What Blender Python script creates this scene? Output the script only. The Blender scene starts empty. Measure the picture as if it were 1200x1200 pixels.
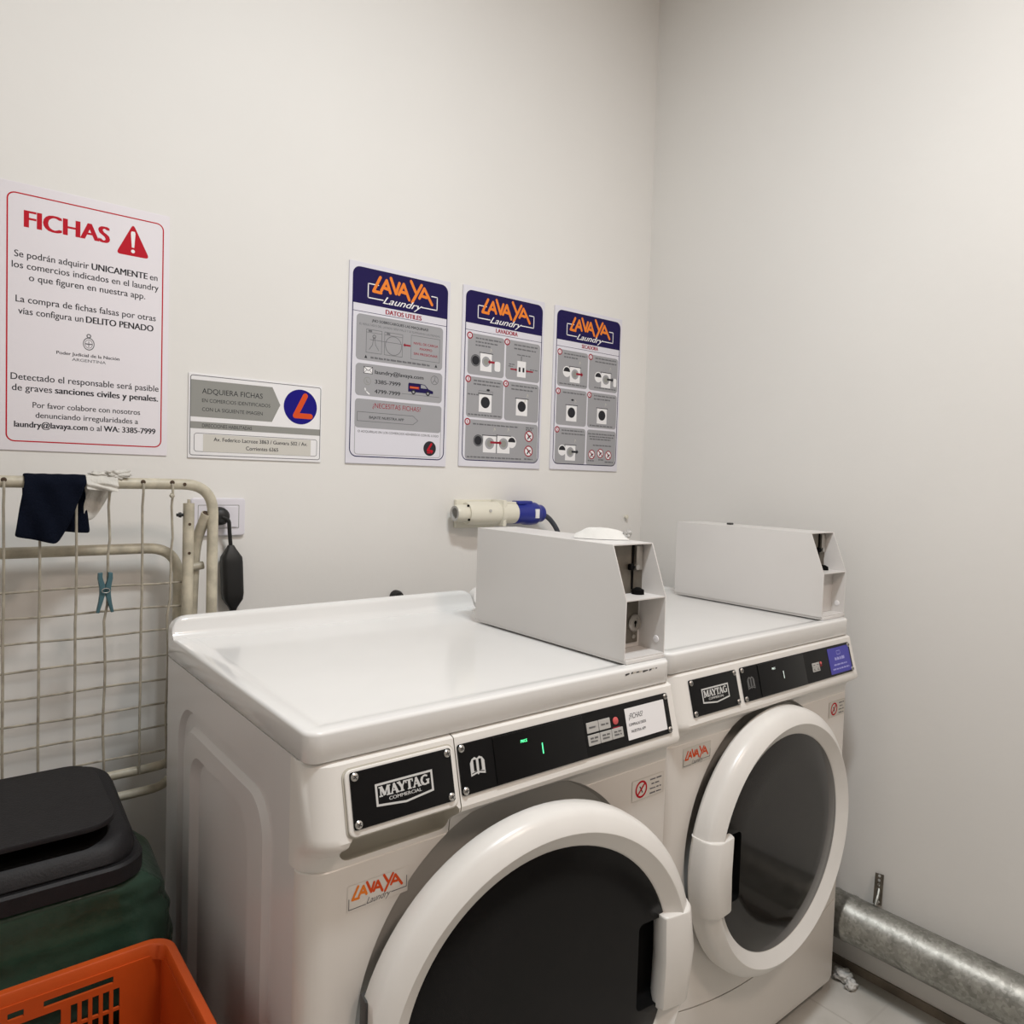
import bpy, bmesh, math, random
from mathutils import Vector, Matrix, noise
random.seed(7)
S = bpy.context.scene
C = S.collection
PI = math.pi

# ------------------------------------------------------------------ camera
cam_d = bpy.data.cameras.new('camera'); cam = bpy.data.objects.new('camera', cam_d); C.objects.link(cam); S.camera = cam
yaw, pitch, roll = .6806, -.0384, .0312
fw = Vector((math.sin(yaw)*math.cos(pitch), math.cos(yaw)*math.cos(pitch), math.sin(pitch)))
rt = Vector((math.cos(yaw), -math.sin(yaw), 0)); up = rt.cross(fw)
r2 = rt*math.cos(roll)+up*math.sin(roll); u2 = -rt*math.sin(roll)+up*math.cos(roll)
cam.matrix_world = Matrix(((r2.x, u2.x, -fw.x, -.8158), (r2.y, u2.y, -fw.y, -1.6589), (r2.z, u2.z, -fw.z, 1.2714), (0, 0, 0, 1)))
cam_d.sensor_width = 36; cam_d.lens = 859.86/1200*36; cam_d.shift_y = -10.32/1200
cam_d.clip_start = .02

# ------------------------------------------------------------------ world, lamps, exposure
W = bpy.data.worlds.new('world'); S.world = W; W.use_nodes = True
W.node_tree.nodes['Background'].inputs[0].default_value = (1, .97, .93, 1)
W.node_tree.nodes['Background'].inputs[1].default_value = .05
def area(name, loc, size, power, col, target):
    d = bpy.data.lights.new(name, 'AREA'); d.shape = 'RECTANGLE'; d.size, d.size_y = size; d.energy = power; d.color = col
    o = bpy.data.objects.new(name, d); C.objects.link(o); o.location = loc
    o.rotation_euler = (Vector(target)-Vector(loc)).to_track_quat('-Z', 'Y').to_euler()
    return o
area('ceiling_lamp', (-.14, -1.34, 2.84), (.40, .14), 26.5, (.92, .97, 1), (-.14, -1.24, 0))
area('warm_fill_light', (.10, -2.35, 2.80), (.30, .30), 16, (1, .81, .69), (.35, -1.6, 0))  # warm fill light added behind the camera
S.view_settings.view_transform = 'Standard'; S.view_settings.look = 'None'
S.view_settings.exposure = .0; S.view_settings.gamma = 1; S.view_settings.use_curve_mapping = False

# ------------------------------------------------------------------ materials
def mat(name, col, rough=.5, metal=0, noise_amt=0, scale=20, bump=0, bscale=60, col2=None, spec=.5, coat=0, trans=0, alpha=1, detail=4):
    m = bpy.data.materials.new(name); m.use_nodes = True
    nt = m.node_tree; b = nt.nodes['Principled BSDF']
    b.inputs['Base Color'].default_value = (*col, 1); b.inputs['Roughness'].default_value = rough
    b.inputs['Metallic'].default_value = metal; b.inputs['Specular IOR Level'].default_value = spec
    b.inputs['Coat Weight'].default_value = coat; b.inputs['Coat Roughness'].default_value = .08
    b.inputs['Transmission Weight'].default_value = trans; b.inputs['Alpha'].default_value = alpha
    tc = nt.nodes.new('ShaderNodeTexCoord')
    if noise_amt or col2:
        n = nt.nodes.new('ShaderNodeTexNoise'); n.inputs['Scale'].default_value = scale; n.inputs['Detail'].default_value = detail
        nt.links.new(tc.outputs['Object'], n.inputs['Vector'])
        r = nt.nodes.new('ShaderNodeValToRGB'); r.color_ramp.elements[0].position = .35; r.color_ramp.elements[1].position = .68
        c2 = col2 or tuple(x*(1-noise_amt) for x in col)
        r.color_ramp.elements[0].color = (*c2, 1); r.color_ramp.elements[1].color = (*col, 1)
        nt.links.new(n.outputs['Fac'], r.inputs['Fac']); nt.links.new(r.outputs['Color'], b.inputs['Base Color'])
    if bump:
        n2 = nt.nodes.new('ShaderNodeTexNoise'); n2.inputs['Scale'].default_value = bscale; n2.inputs['Detail'].default_value = 3
        nt.links.new(tc.outputs['Object'], n2.inputs['Vector'])
        bp = nt.nodes.new('ShaderNodeBump'); bp.inputs['Strength'].default_value = bump; bp.inputs['Distance'].default_value = .004
        nt.links.new(n2.outputs['Fac'], bp.inputs['Height']); nt.links.new(bp.outputs['Normal'], b.inputs['Normal'])
    return m
def emit(name, col, s):
    m = bpy.data.materials.new(name); m.use_nodes = True; b = m.node_tree.nodes['Principled BSDF']
    b.inputs['Base Color'].default_value = (*col, 1); b.inputs['Emission Color'].default_value = (*col, 1); b.inputs['Emission Strength'].default_value = s
    return m
M = dict(
 wall=mat('wall_paint', (.80, .785, .755), .6, noise_amt=.03, scale=1.7, bump=.12, bscale=35, spec=.25),
 ceil=mat('ceiling_paint', (.80, .79, .77), .8),
 far=mat('far_wall_darkened', (.34, .31, .28), .8),  # unseen front wall, darkened to cut bounce light
 skirt=mat('skirting_dirty', (.27, .225, .175), .7, noise_amt=.4, scale=14),
 enamel=mat('white_enamel', (.83, .825, .81), .17, noise_amt=.03, scale=6, coat=.4),
 side=mat('cabinet_enamel', (.74, .72, .71), .3, noise_amt=.03, scale=4),
 front=mat('front_enamel', (.76, .725, .68), .28, noise_amt=.03, scale=5),
 plast=mat('console_plastic', (.80, .775, .735), .3),
 doorw=mat('door_plastic', (.80, .78, .745), .28, noise_amt=.05, scale=9),
 pocket=mat('pocket_grey', (.55, .52, .45), .5),
 collar=mat('collar_grey', (.62, .60, .56), .5),
 black=mat('panel_black', (.005, .005, .0055), .42, spec=.2),
 bezel=mat('display_black', (.004, .004, .0045), .3, spec=.22),
 glass=mat('washer_door_black', (.005, .005, .0055), .2, spec=.2),
 glass2=mat('dryer_door_smoked', (.011, .010, .0095), .10, spec=.45, coat=.05),
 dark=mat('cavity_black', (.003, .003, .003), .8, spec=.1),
 screw=mat('screw_steel', (.55, .54, .52), .3, metal=1),
 slot=mat('slot_dark', (.05, .05, .05), .5),
 silver=mat('print_silver', (.62, .62, .61), .4),
 key=mat('key_grey', (.47, .46, .44), .5),
 key_txt=mat('key_print', (.12, .12, .12), .5),
 redk=mat('stop_key_red', (.62, .10, .10), .4),
 green=emit('led_green', (.10, .95, .35), 1.6),
 ledw=emit('led_pale', (.75, .85, .80), .7),
 coin=mat('coin_box_enamel', (.70, .68, .66), .33, noise_amt=.02, scale=8),
 coin_in=mat('coin_box_plate', (.20, .18, .15), .45, metal=.4, noise_amt=.3, scale=30),
 steel=mat('dull_steel', (.45, .43, .40), .4, metal=.8),
 paper=mat('sign_white', (.80, .765, .80), .5, spec=.2),
 board=mat('poster_white', (.73, .72, .78), .45, spec=.25),
 red=mat('print_red', (.50, .012, .026), .6, spec=.12),
 dred=mat('print_dark_red', (.33, .02, .04), .6, spec=.12),
 ink=mat('print_black', (.03, .03, .035), .6, spec=.12),
 grey_ink=mat('print_grey_ink', (.16, .16, .17), .6, spec=.12),
 grey=mat('print_grey', (.36, .36, .375), .6, spec=.12),
 sgrey=mat('sign_grey', (.30, .30, .28), .6, spec=.12),
 navy=mat('print_navy', (.016, .011, .075), .6, spec=.12),
 blue=mat('print_blue', (.012, .008, .20), .6, spec=.12),
 orange=mat('print_orange', (.84, .235, .035), .6, spec=.12),
 lred=mat('print_orange_red', (.70, .085, .02), .6, spec=.12),
 vio=mat('sticker_violet', (.055, .05, .38), .4),
 lblue=mat('sticker_pale_print', (.36, .36, .72), .5),
 white=mat('print_white', (.84, .83, .84), .45),
 cream=mat('label_cream', (.62, .60, .55), .5),
 ivory=mat('rack_ivory', (.60, .55, .43), .45, noise_amt=.30, scale=38, bump=.15),
 wire=mat('rack_wire', (.44, .40, .32), .5, noise_amt=.35, scale=45),
 tube_hole=mat('tube_hole_brown', (.06, .035, .02), .8),  # dark brown discs at tube holes and the open tube end
 navyc=mat('navy_cloth', (.0035, .0055, .013), .95, bump=.5, bscale=420, spec=.1),
 whitec=mat('white_cloth', (.70, .68, .63), .9, noise_amt=.15, scale=30, bump=.4, bscale=250, spec=.1),
 teal=mat('peg_teal', (.055, .13, .155), .45),
 rubber=mat('black_rubber', (.008, .008, .008), .5),
 swp=mat('switch_plate', (.74, .72, .77), .3),
 outl=mat('socket_ivory', (.74, .71, .60), .4),
 plug=mat('plug_blue', (.012, .022, .24), .35),
 strap=mat('strap_zinc', (.16, .14, .11), .5, metal=.6, noise_amt=.4, scale=60),
 cable=mat('cable_grey', (.05, .055, .07), .5),
 tissue=mat('tissue_white', (.70, .69, .66), .7, bump=.3, bscale=90),
 lidb=mat('bin_charcoal', (.014, .013, .0145), .55, spec=.3, noise_amt=.2, scale=60, bump=.15, bscale=300),
 bag=mat('bag_green', (.034, .074, .048), .24, noise_amt=.4, scale=9, bump=.5, bscale=40, spec=.5),
 crate=mat('crate_orange', (.62, .088, .010), .42, noise_amt=.12, scale=12),
)
# floor tiles
def floor_mat():
    m = bpy.data.materials.new('floor_tile'); m.use_nodes = True; nt = m.node_tree; b = nt.nodes['Principled BSDF']; b.inputs['Roughness'].default_value = .32
    tc = nt.nodes.new('ShaderNodeTexCoord'); n = nt.nodes.new('ShaderNodeTexNoise'); n.inputs['Scale'].default_value = 6; n.inputs['Detail'].default_value = 6
    r = nt.nodes.new('ShaderNodeValToRGB'); r.color_ramp.elements[0].color = (.50, .485, .44, 1); r.color_ramp.elements[1].color = (.66, .64, .60, 1)
    r.color_ramp.elements[0].position = .3; r.color_ramp.elements[1].position = .7
    br = nt.nodes.new('ShaderNodeTexBrick'); br.offset = 0; br.inputs['Scale'].default_value = 1; br.inputs['Brick Width'].default_value = .45; br.inputs['Row Height'].default_value = .45
    br.inputs['Mortar Size'].default_value = .003; br.inputs['Mortar'].default_value = (.53, .51, .47, 1)
    nt.links.new(tc.outputs['Object'], n.inputs['Vector']); nt.links.new(tc.outputs['Object'], br.inputs['Vector']); nt.links.new(n.outputs['Fac'], r.inputs['Fac'])
    nt.links.new(r.outputs['Color'], br.inputs['Color1']); nt.links.new(r.outputs['Color'], br.inputs['Color2']); nt.links.new(br.outputs['Color'], b.inputs['Base Color'])
    return m
M['floor'] = floor_mat()
def galv_mat():
    m = bpy.data.materials.new('galvanised_zinc'); m.use_nodes = True; nt = m.node_tree; b = nt.nodes['Principled BSDF']
    b.inputs['Metallic'].default_value = .85
    tc = nt.nodes.new('ShaderNodeTexCoord'); v = nt.nodes.new('ShaderNodeTexVoronoi'); v.inputs['Scale'].default_value = 150
    n = nt.nodes.new('ShaderNodeTexNoise'); n.inputs['Scale'].default_value = 30; n.inputs['Detail'].default_value = 6
    mx = nt.nodes.new('ShaderNodeMix'); mx.inputs['Factor'].default_value = .7
    nt.links.new(tc.outputs['Object'], v.inputs['Vector']); nt.links.new(tc.outputs['Object'], n.inputs['Vector'])
    nt.links.new(v.outputs['Color'], mx.inputs['A']); nt.links.new(n.outputs['Fac'], mx.inputs['B'])
    r = nt.nodes.new('ShaderNodeValToRGB'); r.color_ramp.elements[0].color = (.22, .22, .20, 1); r.color_ramp.elements[1].color = (.42, .42, .39, 1)
    r.color_ramp.elements[0].position = .3; r.color_ramp.elements[1].position = .7
    nt.links.new(mx.outputs['Result'], r.inputs['Fac']); nt.links.new(r.outputs['Color'], b.inputs['Base Color'])
    b.inputs['Roughness'].default_value = .46
    return m
M['galv'] = galv_mat()

# ------------------------------------------------------------------ mesh helpers
class MB:
    def __init__(s): s.bm = bmesh.new(); s.mats = []
    def mi(s, m):
        if m not in s.mats: s.mats.append(m)
        return s.mats.index(m)
    def face(s, vs, m, smooth=False):
        try: f = s.bm.faces.new(vs)
        except ValueError: return None
        f.material_index = s.mi(m); f.smooth = smooth; return f
    def poly(s, pts, m): return s.face([s.bm.verts.new(p) for p in pts], m)
    def box(s, lo, hi, m, bev=0, seg=2, mtx=None, smooth=None):
        bm = bmesh.new(); bmesh.ops.create_cube(bm, size=1)
        for v in bm.verts: v.co = Vector([(lo[i]+hi[i])/2+v.co[i]*(hi[i]-lo[i]) for i in range(3)])
        if bev: bmesh.ops.bevel(bm, geom=bm.edges[:], offset=bev, segments=seg, profile=.5, affect='EDGES')
        s.merge(bm, m, mtx, bool(bev) if smooth is None else smooth)
    def merge(s, bm, m, mtx=None, smooth=True):
        mp = {}
        for v in bm.verts: mp[v] = s.bm.verts.new(mtx @ v.co if mtx else v.co)
        for f in bm.faces: s.face([mp[v] for v in f.verts], m, smooth)
        bm.free()
    def cyl(s, a, b, r, m, n=20, r2=None, cap=True):
        a, b = Vector(a), Vector(b); s.lathe([(r, 0), (r if r2 is None else r2, (b-a).length)], m, n, axis_mtx(a, b-a), cap)
    def lathe(s, prof, m, n=32, mtx=None, cap=False, smooth=True, a0=0, a1=2*PI):
        full = abs(a1-a0-2*PI) < 1e-6; cnt = n if full else n+1; rings = []
        for r, z in prof:
            ring = []
            for k in range(cnt):
                a = a0+(a1-a0)*k/n; p = Vector((r*math.cos(a), r*math.sin(a), z)); ring.append(s.bm.verts.new(mtx @ p if mtx else p))
            rings.append(ring)
        for i in range(len(rings)-1):
            for k in range(n):
                k2 = (k+1) % cnt
                s.face([rings[i][k], rings[i][k2], rings[i+1][k2], rings[i+1][k]], m, smooth)
        if cap and full:
            s.face(list(reversed(rings[0])), m); s.face(rings[-1], m)
    def tube(s, path, r, m, n=12, cap=True):
        P = [Vector(p) for p in path]; rings = []; ref = None
        for i, p in enumerate(P):
            t = (P[min(i+1, len(P)-1)]-P[max(i-1, 0)]).normalized()
            if ref is None: ref = t.orthogonal().normalized()
            ref = (ref-t*ref.dot(t)).normalized(); b = t.cross(ref)
            rr = r[i] if isinstance(r, (list, tuple)) else r
            rings.append([s.bm.verts.new(p+ref*rr*math.cos(2*PI*k/n)+b*rr*math.sin(2*PI*k/n)) for k in range(n)])
        for i in range(len(rings)-1):
            for k in range(n): s.face([rings[i][k], rings[i][(k+1) % n], rings[i+1][(k+1) % n], rings[i+1][k]], m, True)
        if cap: s.face(list(reversed(rings[0])), m); s.face(rings[-1], m)
    def loft(s, loops, m, close=True, cap0=False, cap1=False, smooth=True):
        R = [[s.bm.verts.new(p) for p in L] for L in loops]; n = len(R[0])
        for i in range(len(R)-1):
            for k in range(n if close else n-1): s.face([R[i][k], R[i][(k+1) % n], R[i+1][(k+1) % n], R[i+1][k]], m, smooth)
        if cap0: s.face(list(reversed(R[0])), m)
        if cap1: s.face(R[-1], m)
    def curve2d(s, loops, depth, m, mtx=None, bev=0, smooth=False):
        """flat outline with holes, thickness depth (from w=0 to w=depth)"""
        cu = bpy.data.curves.new('t', 'CURVE'); cu.dimensions = '2D'; cu.fill_mode = 'BOTH'
        for L in loops:
            sp = cu.splines.new('POLY'); sp.points.add(len(L)-1); sp.use_cyclic_u = True
            for p, q in zip(sp.points, L): p.co = (q[0], q[1], 0, 1)
        cu.extrude = max(depth/2-bev, 1e-6); cu.bevel_depth = bev; cu.bevel_resolution = 2; cu.offset = -bev
        me = to_mesh(cu); bm = bmesh.new(); bm.from_mesh(me); bpy.data.meshes.remove(me)
        bmesh.ops.remove_doubles(bm, verts=bm.verts, dist=1e-6)
        mt = (mtx or Matrix()) @ Matrix.Translation((0, 0, depth/2)); s.merge(bm, m, mt, smooth)
    def flat(s, pts, m, mtx, w=0):
        s.poly([mtx @ Vector((p[0], p[1], w)) for p in pts], m)
    def text(s, txt, m, mtx, x, y, size=None, cap=None, w=0, align='L', bold=0, shear=0, fit=None):
        bm, wd, h = glyphs(txt, bold, shear)
        sc = size if size else cap/.7
        sx = (fit/wd) if fit else sc
        ox = x-(0 if align == 'L' else wd*sx*(.5 if align == 'C' else 1))
        for v in bm.verts: v.co = Vector((ox+v.co.x*sx, y+v.co.y*sc, w+v.co.z))
        s.merge(bm, m, mtx, False)
        return wd*sx
    def link(s, name, parent=None, sharp=40, keep=False):
        me = bpy.data.meshes.new(name)
        bmesh.ops.recalc_face_normals(s.bm, faces=s.bm.faces[:]) if not keep else None
        s.bm.to_mesh(me); s.bm.free()
        for m in s.mats: me.materials.append(m)
        if sharp: me.set_sharp_from_angle(angle=math.radians(sharp))
        o = bpy.data.objects.new(name, me); C.objects.link(o)
        if parent: o.parent = parent
        return o
def to_mesh(data):
    o = bpy.data.objects.new('t', data); C.objects.link(o); dg = bpy.context.evaluated_depsgraph_get(); dg.update()
    me = bpy.data.meshes.new_from_object(o.evaluated_get(dg)); bpy.data.objects.remove(o)
    (bpy.data.curves.remove(data) if isinstance(data, bpy.types.Curve) else None)
    return me
GC = {}
def glyphs(txt, bold, shear):
    key = (txt, bold, shear)
    if key not in GC:
        cu = bpy.data.curves.new('t', 'FONT'); cu.body = txt; cu.size = 1; cu.offset = 0; cu.shear = shear; cu.resolution_u = 4; cu.fill_mode = 'FRONT'
        GC[key] = to_mesh(cu)
    bm = bmesh.new()
    for k, dx in enumerate((0,) if not bold else (-bold, 0, bold)):
        n0 = len(bm.verts); bm.from_mesh(GC[key]); bm.verts.ensure_lookup_table()
        for v in bm.verts[n0:]: v.co.x += dx; v.co.z = k*1e-5
    xs = [v.co.x for v in bm.verts]; x0 = min(xs)
    for v in bm.verts: v.co.x -= x0
    return bm, max(xs)-x0, 1
def axis_mtx(o, d):
    d = Vector(d).normalized(); return Matrix.Translation(o) @ d.to_track_quat('Z', 'Y').to_matrix().to_4x4()
def frame(o, u, v, n):
    return Matrix(((u[0], v[0], n[0], o[0]), (u[1], v[1], n[1], o[1]), (u[2], v[2], n[2], o[2]), (0, 0, 0, 1)))
def rrect(x0, y0, x1, y1, r, n=6):
    out = []
    for cx, cy, a in ((x1-r, y0+r, -PI/2), (x1-r, y1-r, 0), (x0+r, y1-r, PI/2), (x0+r, y0+r, PI)):
        out += [(cx+r*math.cos(a+PI/2*k/n), cy+r*math.sin(a+PI/2*k/n)) for k in range(n+1)]
    return out
def circle(cx, cy, r, n=32, ry=None): return [(cx+r*math.cos(2*PI*k/n), cy+(ry or r)*math.sin(2*PI*k/n)) for k in range(n)]
def arc_path(pts, r, n=8):
    """polyline with rounded corners"""
    P = [Vector(p) for p in pts]; out = [P[0]]
    for i in range(1, len(P)-1):
        a = (P[i-1]-P[i]); b = (P[i+1]-P[i]); rr = min(r, a.length*.49, b.length*.49); a.normalize(); b.normalize()
        p0, p2 = P[i]+a*rr, P[i]+b*rr
        for k in range(n+1):
            t = k/n; out.append(p0*(1-t)**2+P[i]*2*t*(1-t)+p2*t*t)
    return out+[P[-1]]
def stroke(path, w, n=6):
    """round-ended strip polygons in 2D"""
    out = []
    for a, b in zip(path, path[1:]):
        a, b = Vector(a), Vector(b); d = (b-a).normalized(); p = Vector((-d.y, d.x)); base = math.atan2(p.y, p.x)
        pts = [(a.x+w/2*math.cos(base+PI*k/n), a.y+w/2*math.sin(base+PI*k/n)) for k in range(n+1)]
        pts += [(b.x+w/2*math.cos(base+PI+PI*k/n), b.y+w/2*math.sin(base+PI+PI*k/n)) for k in range(n+1)]
        out.append(pts)
    return out
def boolean(o, cutter, op='DIFFERENCE', kill=True):
    md = o.modifiers.new('b', 'BOOLEAN'); md.object = cutter; md.operation = op; md.solver = 'EXACT'; md.material_mode = 'TRANSFER'
    dg = bpy.context.evaluated_depsgraph_get(); dg.update()
    me = bpy.data.meshes.new_from_object(o.evaluated_get(dg)); old = o.data; o.modifiers.clear(); o.data = me; me.name = old.name
    bpy.data.meshes.remove(old)
    if kill: bpy.data.objects.remove(cutter)
    me.set_sharp_from_angle(angle=math.radians(35))
def link_split(mb, name, w, h, parts):
    """link one print layer as one mesh per panel: parts = [(parent, (u0, v0, u1, v1))]"""
    B = [MB() for _ in parts]
    for f in mb.bm.faces:
        c = f.calc_center_median(); u, v = c.x/w, c.z/h
        d = [max(q[0]-u, 0, u-q[2])+max(q[1]-v, 0, v-q[3]) for _, q in parts]; b = B[d.index(min(d))]
        b.face([b.bm.verts.new(x.co) for x in f.verts], mb.mats[f.material_index], False)
    mb.bm.free()
    for b, (p, _) in zip(B, parts):
        if len(b.bm.faces): b.link(name, p, keep=True)
        else: b.bm.free()
def tag(o, label, cat, group=None):
    o['label'] = label; o['category'] = cat
    if group: o['group'] = group
    return o
def thing(name, label, cat, loc=(0, 0, 0), rz=0, group=None):
    o = bpy.data.objects.new(name, None); o.empty_display_size = .05; C.objects.link(o); o.location = loc; o.rotation_euler = (0, 0, rz)
    return tag(o, label, cat, group)
def struct(mb, name, sharp=40):
    o = mb.link(name, sharp=sharp); o['kind'] = 'structure'; return o
def crumple(o_mb, c, r, m, seed, amp=.45, sub=4, sc=(1, 1, 1), f=1.6, floor=None):
    bm = bmesh.new(); bmesh.ops.create_icosphere(bm, subdivisions=sub, radius=1)
    for v in bm.verts:
        p = v.co.copy(); q = p*f+Vector((seed, seed*1.7, 0))
        d = 1+amp*noise.turbulence(q, 3, False)-amp*.5+amp*.35*noise.turbulence(q*2.7, 2, True)
        v.co = Vector((p.x*sc[0], p.y*sc[1], p.z*sc[2]))*d*r+Vector(c)
        if floor is not None: v.co.z = max(v.co.z, floor)
    o_mb.merge(bm, m, None, True)

# ------------------------------------------------------------------ room
XR, XL, YF, ZC = 1.0897, -1.75, -2.9, 2.9
def slab(name, lo, hi, m): mb = MB(); mb.box(lo, hi, m); return struct(mb, name)
slab('floor', (XL-.1, YF-.1, -.1), (XR+.1, .1, 0), M['floor'])
slab('ceiling', (XL-.1, YF-.1, ZC), (XR+.1, .1, ZC+.1), M['ceil'])
slab('wall_back', (XL-.1, 0, 0), (XR+.1, .1, ZC), M['wall'])
slab('wall_right', (XR, YF-.1, 0), (XR+.1, 0, ZC), M['wall'])
slab('wall_left', (XL-.1, YF-.1, 0), (XL, 0, ZC), M['wall'])
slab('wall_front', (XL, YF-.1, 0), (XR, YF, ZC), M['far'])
slab('baseboard_right', (XR-.006, YF, 0), (XR, -.001, .022), M['skirt'])
slab('baseboard_back', (XL, -.008, 0), (XR-.009, 0, .03), M['skirt'])

# ------------------------------------------------------------------ logo of the laundry (drawn strokes)
LOGO = [[(.58, .96), (.06, .12), (.66, .10)], [(.68, .24), (1.08, .86), (1.40, .20)], [(.86, .42), (1.24, .38)], [(1.42, 1.04), (1.86, .22), (2.12, .86)],
        [(2.10, .22), (2.48, .86), (2.96, .02)], [(2.28, .40), (2.66, .36)], [(3.08, 1.12), (3.52, .50)], [(3.98, 1.02), (3.22, -.08)], [(3.82, .24), (4.22, .86), (4.92, .0)], [(4.0, .40), (4.42, .36)]]
def logo(mb, mtx, x0, y0, wd, ht, m, w=0, th=.26, m2=None):
    sx, sy = wd/5.0, ht/1.1
    for i, st in enumerate(LOGO):
        pts = [(x0+p[0]*sx, y0+p[1]*sy) for p in st]
        for pg in stroke(pts, th*sx): mb.flat(pg, (m2 if m2 and i < 3 else m), mtx, w); w += 2e-6
def lines(mb, mtx, path, wd, m, w):
    for pg in stroke(path, wd, 3): mb.flat(pg, m, mtx, w)
def ring2d(mb, mtx, cx, cy, r0, r1, m, w, n=28):
    for k in range(n):
        a, b = 2*PI*k/n, 2*PI*(k+1)/n
        mb.flat([(cx+r1*math.cos(a), cy+r1*math.sin(a)), (cx+r1*math.cos(b), cy+r1*math.sin(b)), (cx+r0*math.cos(b), cy+r0*math.sin(b)), (cx+r0*math.cos(a), cy+r0*math.sin(a))], m, mtx, w)
def border(mb, mtx, x0, y0, x1, y1, r, t, m, w):
    A = rrect(x0, y0, x1, y1, r); B = rrect(x0+t, y0+t, x1-t, y1-t, max(r-t, .0002)); n = len(A)
    for k in range(n): mb.flat([A[k], A[(k+1) % n], B[(k+1) % n], B[k]], m, mtx, w)
def scribble(mb, mtx, x0, x1, y, h, m, w, seed):
    """a line of print too small to read: short worn dashes"""
    rnd = random.Random(seed); x = x0
    while x < x1:
        l = rnd.uniform(.006, .016); e = min(x+l, x1); mb.flat([(x, y), (e, y), (e, y+h*rnd.uniform(.7, 1)), (x, y+h)], m, mtx, w); x = e+.0022

# ================================================================== MACHINES
WD, DP, ZT, LT = .694, .644, .9467, .0405
HW = WD/2
ZH, RH = .527, .275           # porthole
def plan(x0, x1, y0, y1, r, n=6, rb=.004, rr_=None):
    pts = []; q = rr_ or r
    for cx, cy, a, rr in ((x1-q, y0+q, -PI/2, q), (x1-rb, y1-rb, 0, rb), (x0+rb, y1-rb, PI/2, rb), (x0+r, y0+r, PI, r)):
        pts += [(cx+rr*math.cos(a+PI/2*k/n), cy+rr*math.sin(a+PI/2*k/n)) for k in range(n+1)]
    return pts
TI = math.atan(.2635)        # slope of the console face
def fascia(x, z):            # frame on the sloped console face, origin at height z
    y = -.0043-(.903-z)*.2635
    return frame((x, y, z), (1, 0, 0), (0, math.sin(TI), math.cos(TI)), (0, -math.cos(TI), math.sin(TI)))
def screw_on(mtx, x, y, parent, r=.0052):
    mb = MB(); mb.lathe([(r, 0), (r, .0012), (r*.7, .0026), (0.0003, .003)], M['screw'], 14, mtx @ Matrix.Translation((x, y, .002)))
    a = random.uniform(0, PI)
    for k in (0, PI/2):
        q = mtx @ Matrix.Translation((x, y, .0051)) @ Matrix.Rotation(a+k, 4, 'Z'); mb.flat([(-r*.6, -.0007), (r*.6, -.0007), (r*.6, .0007), (-r*.6, .0007)], M['slot'], q)
    return mb.link('screw', parent, keep=True)
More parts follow.
